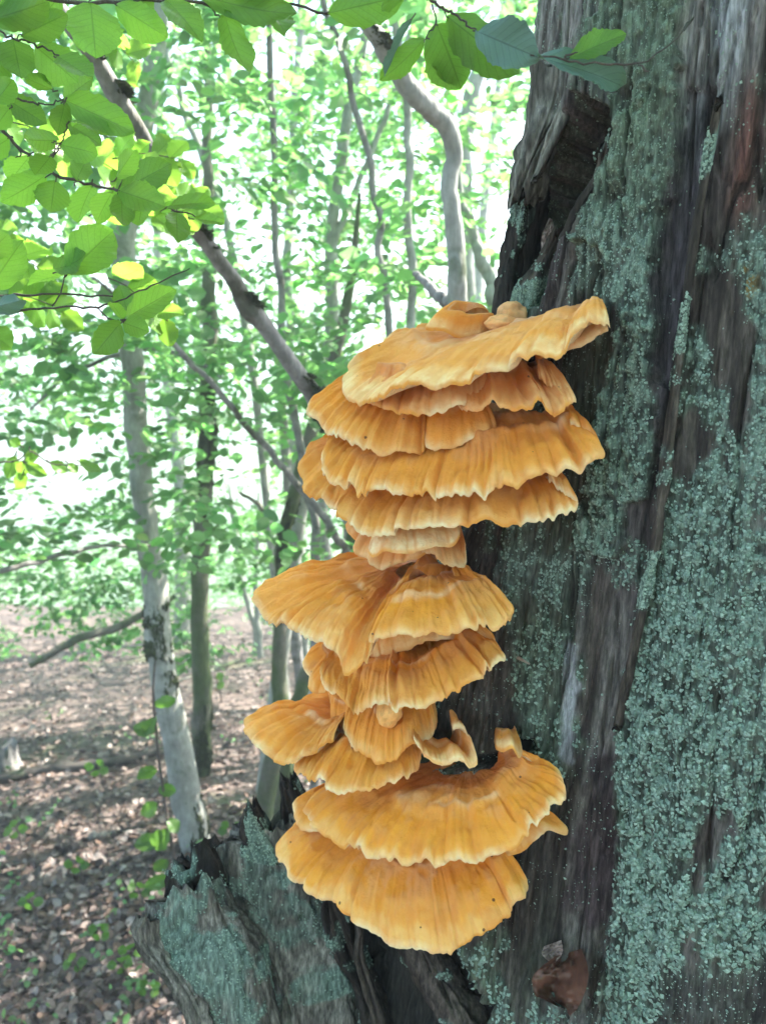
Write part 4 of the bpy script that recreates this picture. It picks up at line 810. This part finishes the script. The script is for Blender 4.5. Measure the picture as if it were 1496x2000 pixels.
# crowns overhead, and low dense ones blocking light from behind the camera
ov = []
for k, (x, y) in enumerate(OVER):
    n = (22 if 1 < x < 6.5 else 80) if y > 0 else 300; cc_ = RNG.normal(0, 1, (9, 3)) * np.array([1.5, 1.5, .7]); q = cc_[RNG.integers(0, 9, n)] + RNG.normal(0, .38, (n, 3)); low_ = y < 0; ov.append(q * np.array([1.1, 1, 2.0 if low_ else 1]) + np.array([x, y, float(gz(x, y)) + (2.6 if low_ else 6.0)]))
OVP = np.vstack(ov); OVP = OVP[(OVP[:, 2] > np.where(OVP[:, 1] < 0, .4, 2.6)) & (np.linalg.norm(OVP - CAM, axis=1) > 1.3)]
def assign(points, pool):
    ctr = np.array([[*TREES[i][1][len(TREES[i][1]) // 2][:2]] for i in pool]); d = np.linalg.norm(points[:, None, :2] - ctr[None], axis=-1)
    return np.array(pool)[np.argmin(d, 1)]
nS = 4 + len(STEMS)
for PT, pool, kw in ((SPP, [0, 1] + list(range(4, nS)), dict(n_leaf=12, length=.36, lsz=.062)), (OVP, list(range(nS, len(TREES))), dict(n_leaf=12, length=.6, lsz=.115, flat=.3))):
    who = assign(PT, pool)
    for i in pool:
        q = PT[who == i]
        if len(q): TREES[i][3].append(sprays(q, **kw))
nleaf = 0
for root, P, R, L in TREES:
    if not L: continue
    A4 = [np.concatenate([l[k] for l in L]) for k in range(4)]; B_ = A4[0]; fr = (B_[:, 1] > 5.5) | (B_[:, 1] < 0) | (B_[:, 2] > 3.6); nleaf += len(fr)
    V, F, c = leaf_cloud(*A4, far=fr)
    mk('crown', V, F, M['foliage'], root, col=c, smooth=True)
print('foliage leaves', nleaf)

# ================================================================== FOREST FLOOR
n = 26000
px = RNG.uniform(-500, 1200, n); py = RNG.uniform(1240, 2150, n); L = []
d = ray(px, py); t = 1.2 / np.maximum(-d[:, 2], .05)
for k in range(60):
    p = CAM + d * t[:, None]; t = t + .5 * (p[:, 2] - gz(p[:, 0], p[:, 1]))
p = CAM + d * t[:, None]; ok = (p[:, 1] > .8) & (p[:, 1] < 12); p = p[ok]; n = len(p)
p[:, 2] = gz(p[:, 0], p[:, 1]) + .004 + .02 * RNG.random(n)
az = RNG.random(n) * 6.283; D = np.stack([np.cos(az), np.sin(az), RNG.normal(0, .3, n)], -1); NN = np.array([0, 0, 1.0]) + RNG.normal(0, .45, (n, 3))
V, F, c = leaf_simple(p, D, NN, .028 + .030 * RNG.random(n))
V = V + 0; pal = np.array([(.07, .046, .040), (.11, .078, .066), (.16, .12, .105), (.05, .034, .03), (.24, .20, .185), (.10, .06, .042)])[RNG.integers(0, 6, n)]
tag(mk('leaf_litter', V, F, M['litter'], None, origin=np.array([-1, 4, float(gz(-1, 4))]), col=np.repeat(pal * (.75 + .5 * RNG.random((n, 1))), 6, 0), smooth=False), 'brown fallen beech leaves covering the woodland slope', 'leaf litter', kind='stuff')
# ground cover: seedlings and bramble sprigs nobody could count
cx = RNG.uniform(-500, 700, 900); cy = RNG.uniform(1230, 2050, 900)
kk = RNG.random(900) < np.clip(.35 + .9 * fbm(cx / 120, cy / 90, oct=3, seed=77), .03, 1)
q = np.array([ground_hit(a, b) for a, b in zip(cx[kk][:110], cy[kk][:110])]); q = q[(q[:, 1] > 2.0) & (q[:, 1] < 11)]; q[:, 2] += .06 + .05 * RNG.random(len(q))
V, F, c = leaf_cloud(*sprays(q, 5, .12, .030, .3))
tag(mk('ground_cover', V, F, M['foliage'], None, origin=np.array([-1, 4, float(gz(-1, 4))]), col=c), 'low green seedlings scattered through the leaf litter', 'seedlings', kind='stuff')
# fallen log, stick, small stump
M['log'] = m_bark('log_bark', (.075, .065, .055), (.04, .034, .03), (.05, .065, .03), .3, 12)
M['leaf_low'] = m_leaf('seedling_leaf', (.08, .17, .035), (.15, .33, .045), True)
def lying(name, label, cat, pts, widths, mat, n=80, sink=.25):
    P, R = [], []
    for (a, b) in pts: P.append(ground_hit(a, b))
    P = np.array(P); ww = wpx(P, np.interp(np.linspace(0, 1, len(P)), np.linspace(0, 1, len(widths)), widths)); P[:, 2] += ww * (1 - sink)
    S = spline(np.c_[P, ww], n); V, F = tube(S[:, :3], S[:, 3], 18, int(pts[0][0]) + 7, .16); o = mk(name, V, F, mat, None, origin=P[len(P) // 2] * np.array([1, 1, 1]) - np.array([0, 0, ww[len(P) // 2]])); return tag(o, label, cat)
lying('fallen_log', 'long dark mossy log lying across the leaf litter toward the pale tree', 'log', [(-120, 1548), (0, 1530), (80, 1512), (170, 1502), (250, 1488), (322, 1468)], [22, 22, 20, 18, 13], M['log'])
lying('fallen_stick', 'short pale stick on the litter near the broken stump shell', 'stick', [(140, 1930), (146, 1970), (150, 2010)], [9, 8, 7], M['bark_pale'], 30)
lying('fallen_stick', 'thin dark stick beside the foot of the pale blotched tree', 'stick', [(300, 1350), (420, 1310), (470, 1290)], [7, 8, 6], M['bark_moss'], 40)
sb = ground_hit(18, 1505); hgt = .20
A, S = np.meshgrid(np.linspace(0, 2 * np.pi, 60, endpoint=False), np.linspace(0, 1, 40), indexing='ij')
rr = (.12 + .05 * (1 - S) ** 3) * (1 + .10 * noise(np.cos(A) * 3, np.sin(A) * 3, S * .8, seed=91) + .05 * noise(np.cos(A) * 11, np.sin(A) * 11, S * 2, seed=92))
V = np.stack([sb[0] - .06 + rr * np.cos(A), sb[1] + rr * np.sin(A), sb[2] - .06 + S * (hgt + .12 * noise(np.cos(A) * 4, np.sin(A) * 4, seed=93))], -1).reshape(-1, 3)
i = np.arange(60); V = np.vstack([V, [sb[0] - .06, sb[1], sb[2] + hgt * .72]])
tag(mk('tree_stump', V, [grid_faces(60, 40, True), np.stack([i * 40 + 39, np.full(60, len(V) - 1), (i + 1) % 60 * 40 + 39], 1)], M['bark_grey'], None, origin=sb), 'small splintered grey stump on the slope beyond the fallen log', 'stump')

# ================================================================== NEAR BEECH TWIGS WITH LEAVES
def leaf_proto(k):
    """unit beech leaf along +Y (0..1), half width .5 across X, normal +Z"""
    r = np.random.default_rng(200 + k); nt_, ns = 26, 13
    t = np.linspace(0, 1, nt_); s = np.linspace(-1, 1, ns); T, S = np.meshgrid(t, s, indexing='ij')
    wdt = np.sin(np.pi * np.clip(T, 0, 1) ** (.86 + .1 * r.random())) ** .72 * (1 - .10 * T)
    wdt = wdt * (1 + .05 * np.sin(T * 9 * np.pi + r.random() * 6) * np.abs(S) + .03 * r.normal(0, 1, nt_)[:, None] * np.abs(S))
    x = .5 * S * wdt; y = T + .10 * np.abs(S) * np.sin(np.pi * T) * .6
    fold = .16 + .10 * r.random(); cur = .16 * r.normal()
    z = fold * np.abs(S) * wdt * .5 + .020 * np.sin((T - .22 * np.abs(S)) * 18 * np.pi) * np.abs(S) ** .6 * wdt + cur * (T - .5) ** 2 - .05 * (T ** 2) + .05 * r.normal() * S * np.sin(T * 3.2 + r.random() * 3) + .03 * np.sin(T * 11 + S * 2 + r.random() * 6) * np.abs(S)
    V = np.stack([x, y, z], -1).reshape(-1, 3); uv = np.stack([(S + 1) / 2, T], -1).reshape(-1, 2); return V, grid_faces(nt_, ns), uv
LP = [leaf_proto(k) for k in range(7)]
LM = {}
def leaf_mesh(k, mat):
    if (k, mat) not in LM: LM[(k, mat)] = mesh_data('leaf', LP[k][0], LP[k][1], M[mat], uv=LP[k][2])
    return LM[(k, mat)]
def put_leaf(parent, b, tip, wpix, Y, roll=0.0, mat='leaf', k=None, dY=0.0):
    B = at(b[0], b[1], Y); T = at(tip[0], tip[1], Y + dY); ax = T - B; ln = np.linalg.norm(ax); ax /= ln
    view = (CAM - (B + T) / 2); view /= np.linalg.norm(view); sd = np.cross(ax, view); sd /= np.linalg.norm(sd); nn = np.cross(sd, ax)
    cr, sr = math.cos(roll), math.sin(roll); x = sd * cr + nn * sr; z = nn * cr - sd * sr
    if z[2] < 0: x, z = -x, -z
    wid = 2.25 * wpx(B, wpix) / max(.5, abs(cr))
    o = bpy.data.objects.new('leaf', leaf_mesh(random.randrange(7) if k is None else k, mat)); COL.objects.link(o); o.parent = parent
    Mx = Matrix(((x[0] * wid, ax[0] * ln, z[0] * ln, 0), (x[1] * wid, ax[1] * ln, z[1] * ln, 0), (x[2] * wid, ax[2] * ln, z[2] * ln, 0), (0, 0, 0, 1)))
    loc = B - np.array(parent.location); Mx.translation = Vector(loc); o.matrix_local = Mx
    return o
def twig(parent, pts, widths, n=50, name='twig'):
    P, R = stem_pts(pts, widths, n); P = P + .0015 * np.stack([noise(np.arange(n) * .5, seed=int(pts[0][1]) + k + 40) for k in range(3)], 1)
    V, F = tube(P, R, 8, int(pts[0][0]) + 300, .12); return mk(name, V, F, M['twig'], parent)
def branch(label, start, Y):
    return empty('beech_branch', at(*start, Y), label, 'branch', 'leafy beech twigs hanging in from above')
def stalk(parent, b, tip, Y):
    """petiole from the leaf base a little way back toward the twig"""
    dx, dy = b[0] - tip[0], b[1] - tip[1]; L = math.hypot(dx, dy) or 1
    twig(parent, [(b[0] + dx / L * 9, b[1] + dy / L * 9, Y), (b[0] - dx / L * 4, b[1] - dy / L * 4, Y)], [3, 2], 6, 'petiole')
def leaves(parent, lst, Y, mat='leaf'):
    for L in lst:
        b, tip, wp = L[0], L[1], L[2]; roll = L[3] if len(L) > 3 else random.uniform(-.5, .5); y = Y + (L[4] if len(L) > 4 else random.uniform(-.03, .03)); mt = L[5] if len(L) > 5 else mat
        put_leaf(parent, b, tip, wp, y, roll, mt, dY=random.uniform(-.03, .03)); stalk(parent, b, tip, y)
b1 = branch('long dark twig along the top with big hanging backlit beech leaves', (60, -20), .80)
twig(b1, [(40, -30, .80), (105, -2, .80), (210, 6, .80), (320, 1, .80), (480, 9, .80), (560, 8, .80), (635, 24, .80), (720, 18, .80)], [8, 8, 7, 6, 6, 5, 5, 3])
twig(b1, [(400, 8, .80), (432, 34, .80)], [4, 3], 12)
leaves(b1, [((178, 6), (188, 110), 98, .1), ((225, 8), (328, 74), 62, .2), ((322, -6), (392, 72), 54, .5), ((402, 0), (585, 32), 62, .3), ((436, 36), (484, 147), 54, .5), ((640, 26), (792, -8), 70, .2), ((120, -10), (60, 60), 60, .6), ((250, -20), (300, 20), 40, .4), ((520, 5), (560, 60), 40, .9, .04), ((470, 8), (540, -30), 40, .3)], .80)
b2 = branch('leafy beech twigs crowding in by the slanting sapling top', (-20, 60), .75)
twig(b2, [(-40, 40, .76), (25, 74, .76), (66, 86, .76), (115, 110, .76)], [5, 4, 4, 3]); twig(b2, [(-30, 180, .75), (12, 184, .75), (60, 202, .75), (95, 202, .75), (124, 194, .75)], [5, 4, 4, 3, 3]); twig(b2, [(124, 194, .75), (135, 235, .75), (120, 280, .75), (100, 305, .75)], [3, 3, 3, 3])
leaves(b2, [((-20, 40), (98, 4), 62, .2), ((-30, 10), (60, -10), 60), ((40, 70), (132, 28), 50, .3), ((66, 86), (152, 160), 74, .1), ((26, 76), (42, 152), 70, .2), ((122, 194), (266, 258), 62, .4), ((138, 236), (214, 254), 26, 1.0, .02), ((128, 202), (112, 262), 38, .2), ((14, 194), (92, 242), 48, .3), ((104, 176), (50, 150), 28, .7), ((-10, 200), (28, 155), 42, .4), ((104, 276), (44, 272), 42, .2), ((118, 282), (192, 300), 50, .2), ((10, 160), (-30, 220), 50), ((0, 95), (-20, 170), 60), ((115, 112), (180, 150), 40, .8), ((126, 196), (180, 150), 44, .9, .05), ((100, 306), (70, 340), 44, .5), ((130, 240), (200, 282), 40, .6, .04), ((20, 210), (-10, 250), 40)], .755)
b3 = branch('slanting twig with sunlit serrated beech leaves crossing the slanting sapling', (-20, 230), .78)
twig(b3, [(-40, 215, .78), (0, 246, .78), (50, 300, .78), (120, 346, .78), (180, 360, .78), (236, 373, .78), (300, 400, .78), (346, 411, .78), (392, 428, .78)], [7, 7, 6, 6, 5, 4, 4, 3, 2], 80)
twig(b3, [(82, 322, .78), (110, 300, .78), (118, 284, .78)], [3, 3, 2], 14); twig(b3, [(228, 370, .78), (246, 345, .78), (262, 325, .78)], [3, 3, 2], 14); twig(b3, [(20, 268, .78), (42, 300, .78), (30, 310, .78)], [3, 3, 2], 14)
leaves(b3, [((238, 372), (336, 318), 58, .2), ((226, 347), (266, 292), 36, .4), ((232, 372), (322, 402), 54, .3), ((322, 404), (417, 392), 32, .6), ((238, 380), (240, 444), 44, .2), ((222, 370), (188, 432), 46, .3), ((108, 352), (100, 414), 62, .1), ((92, 344), (2, 396), 56, .2), ((345, 414), (348, 472), 46, .3), ((376, 428), (438, 434), 18, .9), ((20, 270), (-30, 300), 46), ((150, 352), (170, 310), 40, .6), ((60, 305), (20, 350), 40, .7), ((180, 362), (150, 430), 50, .7, .04), ((280, 392), (270, 440), 40, .8, .03)], .78)
b4 = branch('low twig with drooping beech leaves over the pale blotched tree', (-20, 610), .85)
twig(b4, [(-40, 614, .85), (0, 610, .85), (110, 600, .85), (190, 600, .85), (250, 580, .85), (300, 556, .85), (372, 525, .85)], [5, 5, 4, 4, 3, 3, 2], 60)
twig(b4, [(106, 600, .85), (122, 560, .85), (132, 535, .85)], [3, 3, 2], 14); twig(b4, [(190, 600, .85), (215, 622, .85), (238, 630, .85), (246, 622, .85)], [3, 3, 3, 2], 20); twig(b4, [(-40, 580, .90), (100, 574, .90), (220, 580, .90)], [4, 4, 3], 30)
leaves(b4, [((132, 535), (222, 448), 84, .2), ((140, 532), (55, 552), 26, .9), ((112, 530), (172, 498), 40, .8, -.02), ((-24, 570), (44, 470), 66, .1), ((-24, 604), (48, 586), 34, .2, 0, 'leaf_sheen'), ((246, 622), (342, 564), 50, .3), ((236, 630), (186, 692), 52, .2), ((240, 630), (292, 648), 40, .3), ((240, 624), (218, 588), 26, .6), ((-30, 500), (20, 455), 50), ((-30, 640), (24, 680), 46, .5)], .85)
b5 = branch('dark twig with broad beech leaves hanging beside the big trunk', (820, -20), .72)
twig(b5, [(815, -30, .74), (838, 0, .74), (880, 25, .74), (930, 60, .74)], [6, 6, 5, 3]); twig(b5, [(842, 4, .74), (852, 40, .74), (832, 78, .74)], [4, 3, 3], 16)
leaves(b5, [((854, 48), (902, 176), 100, .1), ((872, 30), (1014, 146), 84, .3, .01), ((932, 62), (1052, 112), 80, .2, -.02, 'leaf_sheen'), ((830, 80), (742, 160), 48, .3), ((806, 34), (748, 146), 22, .9, 0, 'leaf_sheen'), ((838, 90), (892, 165), 50, .7, .05), ((800, -20), (740, 10), 40)], .74)
b6 = branch('bare-tipped twig with two curled beech leaves in front of the big trunk, one painted with sky sheen', (1040, 100), .70)
twig(b6, [(930, 60, .72), (1000, 88, .71), (1042, 105, .70), (1100, 114, .695), (1160, 125, .69), (1240, 126, .69), (1290, 101, .69), (1350, 42, .69)], [3, 3, 3, 4, 4, 4, 3, 3], 60)
twig(b6, [(1098, 114, .695), (1118, 106, .69), (1128, 102, .69)], [4, 4, 2], 8, 'bud'); twig(b6, [(1245, 128, .69), (1258, 134, .685), (1270, 138, .68)], [3, 4, 1], 8, 'bud'); twig(b6, [(1335, 58, .69), (1345, 46, .69), (1354, 32, .69)], [3, 6, 1], 8, 'bud')
leaves(b6, [((1044, 108), (1224, 162), 58, .5, 0, 'leaf_sheen'), ((1112, 114), (1224, 62), 44, .5, 0)], .70)
b9 = branch('softer spray of beech leaves farther back behind the top-left twigs', (-40, 300), 1.25)
for k in range(9):
    x0, y0 = random.uniform(-60, 330), random.uniform(-20, 620); a = random.uniform(-.5, .7); Yk = random.uniform(1.05, 1.6); Lk = random.uniform(110, 170)
    x1, y1_ = x0 + Lk * math.cos(a), y0 + Lk * math.sin(a)
    twig(b9, [(x0, y0, Yk), ((x0 + x1) / 2, (y0 + y1_) / 2 - 8, Yk), (x1, y1_, Yk)], [3, 2, 2], 16)
    for j in range(8):
        t_ = (j + .5) / 8; bx, by = lerp(x0, x1, t_), lerp(y0, y1_, t_); an = a + (1 if j % 2 else -1) * random.uniform(.5, 1.0); Ll = random.uniform(42, 66)
        put_leaf(b9, (bx, by), (bx + Ll * math.cos(an), by + Ll * math.sin(an)), Ll * .62, Yk, random.uniform(-.9, .9), dY=random.uniform(-.04, .04))
# mid-distance dark sprig on the left, and the thin seedling with leaves by the pale tree
b7 = branch('drooping dark green leaves on a sprig against the bright gap', (0, 880), 1.7)
twig(b7, [(-40, 905, 1.7), (30, 900, 1.7), (60, 880, 1.7), (100, 905, 1.7), (150, 908, 1.7), (195, 912, 1.7)], [4, 3, 3, 2, 2, 1])
leaves(b7, [((98, 902), (132, 922), 22, .3), ((134, 906), (152, 924), 18, .5), ((158, 902), (198, 924), 20, .4), ((60, 880), (66, 905), 24), ((48, 900), (40, 930), 26), ((50, 905), (92, 930), 22), ((30, 890), (15, 935), 26), ((46, 925), (30, 955), 26), ((40, 870), (20, 860), 20)], 1.7)
sg = ground_hit(338, 1760)
b8 = empty('seedling', sg, 'thin bare-stemmed seedling with scattered green leaves beside the broken stump shell', 'seedling')
Ys = float(sg[1])
twig(b8, [(338, 1765, Ys), (340, 1690, Ys), (330, 1610, Ys), (316, 1520, Ys), (306, 1430, Ys), (300, 1350, Ys), (304, 1290, Ys)], [8, 7, 7, 6, 6, 5, 3], 60)
leaves(b8, [((330, 1620), (300, 1660), 36), ((328, 1600), (350, 1625), 24), ((312, 1570), (278, 1590), 28), ((306, 1500), (270, 1520), 26), ((340, 1710), (280, 1735), 26), ((318, 1640), (262, 1650), 30), ((305, 1430), (260, 1420), 26), ((300, 1380), (345, 1365), 22), ((330, 1680), (300, 1700), 24), ((310, 1540), (345, 1545), 24), ((303, 1400), (280, 1440), 22)], Ys, 'leaf_low')
SEED = [(150, 1690), (145, 1880), (195, 1820), (60, 1760), (450, 1620), (270, 1740), (235, 1885), (290, 1930), (190, 1500), (30, 1620), (420, 1330), (255, 1860)]
for k, (a, b) in enumerate(SEED):
    gp = ground_hit(a + 14, b + 40); Y = float(gp[1])
    e = empty('woodland_seedling', gp, 'tiny green woodland seedling with a few round leaves in the litter', 'seedling', 'small seedlings dotted over the litter')
    twig(e, [(a + 14, b + 44, Y), (a + 8, b + 10, Y), (a, b - 8, Y)], [4, 3, 2], 10, 'stem')
    for j in range(4):
        an = j * 1.7 + k; put_leaf(e, (a + 6 * math.cos(an), b + 5 * math.sin(an)), (a + 26 * math.cos(an), b + 17 * math.sin(an)), 16, Y, random.uniform(-.5, .5), 'leaf_low')

# ================================================================== SMALL THINGS ON THE TRUNK
m, t, bb, o = mat_new('dead_leaf'); n1 = noise_tex(t, 60, 5, .6)
t.links.new(ramp(t, n1, [(.3, (.045, .018, .012)), (.7, (.16, .068, .042))]), bb.inputs['Base Color']); bb.inputs['Roughness'].default_value = .45; M['dead'] = m
m2 = m.copy(); m2.name = 'dry_leaf'; M['dry'] = m2
for e_, col in zip([n for n in m2.node_tree.nodes if n.type == 'VALTORGB'][0].color_ramp.elements, ((.26, .19, .17), (.42, .33, .30))): e_.color = (*col, 1)
def curled(name, label, L, R, Yo, mat, depth, seed, cat='leaf'):
    A = spline([at(a, b, trunk_Y(a, b) - Yo) for a, b in L], 50); B = spline([at(a, b, trunk_Y(a, b) - Yo) for a, b in R], 50)
    s = np.linspace(0, 1, 30); V = A[:, None] + (B - A)[:, None] * s[None, :, None]
    tow = CAM - V.mean((0, 1)); tow /= np.linalg.norm(tow); T = np.linspace(0, 1, 50)[:, None]
    V = V + tow * (depth * (np.abs(s - .45) * 2)[None] ** 1.4 * np.sin(np.pi * (.15 + .8 * T)) + depth * .45 * noise(T * 3.2, s[None] * 3, seed=seed) + .007 * noise(T * 13, s[None] * 10, seed=seed + 1) - depth * .3)[..., None]
    back = V - tow * .0012; nn = 1500
    F = [grid_faces(50, 30), grid_faces(50, 30, off=nn)[:, ::-1]]
    V2 = np.vstack([V.reshape(-1, 3), back.reshape(-1, 3)])
    o = mk(name, V2, F, M[mat], None, origin=V2.mean(0)); return tag(o, label, cat)
curled('dead_leaf', 'curled glossy brown dead leaf stuck low on the trunk', [(1085, 1868), (1042, 1905), (1045, 1942), (1062, 1952), (1100, 1970)], [(1135, 1852), (1146, 1890), (1142, 1930), (1128, 1965), (1112, 1985)], .018, 'dead', .040, 501)
curled('dry_leaf_scrap', 'small pale scrap of dry leaf just above the curled brown one', [(1062, 1848), (1058, 1864), (1074, 1880)], [(1096, 1836), (1098, 1860), (1082, 1884)], .012, 'dry', .006, 502)
curled('dry_leaf_scrap', 'thin pale dry leaf caught in the dark hollow of the trunk', [(1072, 425), (1058, 460), (1056, 490)], [(1078, 428), (1084, 465), (1064, 498)], .05, 'dry', .006, 503)
pt = [(1012, 1285), (1022, 1290), (1034, 1297)]
P = np.array([at(a, b, trunk_Y(a, b) - .008) for a, b in pt]); V, F = tube(spline(P, 12), np.linspace(.0022, .001, 12), 8, 9, .05)
tag(mk('wood_chip', V, F, M['dry'], None, origin=P[1]), 'tiny tan wood sliver stuck on the trunk right of the broad dark fan', 'wood chip')

# ================================================================== AIR
hv = np.array([(x, y, z) for x in (-430, 430) for y in (-40, 430) for z in (-16, 15)], float)
hf = np.array([(0, 1, 3, 2), (4, 6, 7, 5), (0, 4, 5, 1), (2, 3, 7, 6), (0, 2, 6, 4), (1, 5, 7, 3)])
hm = bpy.data.materials.new('haze'); hm.use_nodes = True; ht = hm.node_tree; ht.nodes.remove(ht.nodes['Principled BSDF'])
pv = ht.nodes.new('ShaderNodeVolumePrincipled'); pv.inputs['Color'].default_value = (.80, .96, 1, 1); pv.inputs['Density'].default_value = .010; pv.inputs['Anisotropy'].default_value = .2  # volume added for a cyan-white veil over the background
ht.links.new(pv.outputs[0], ht.nodes['Material Output'].inputs['Volume'])
hz = mk('haze', hv, hf, hm, smooth=False); tag(hz, 'pale haze added to veil the background of the wood', 'haze', kind='stuff')
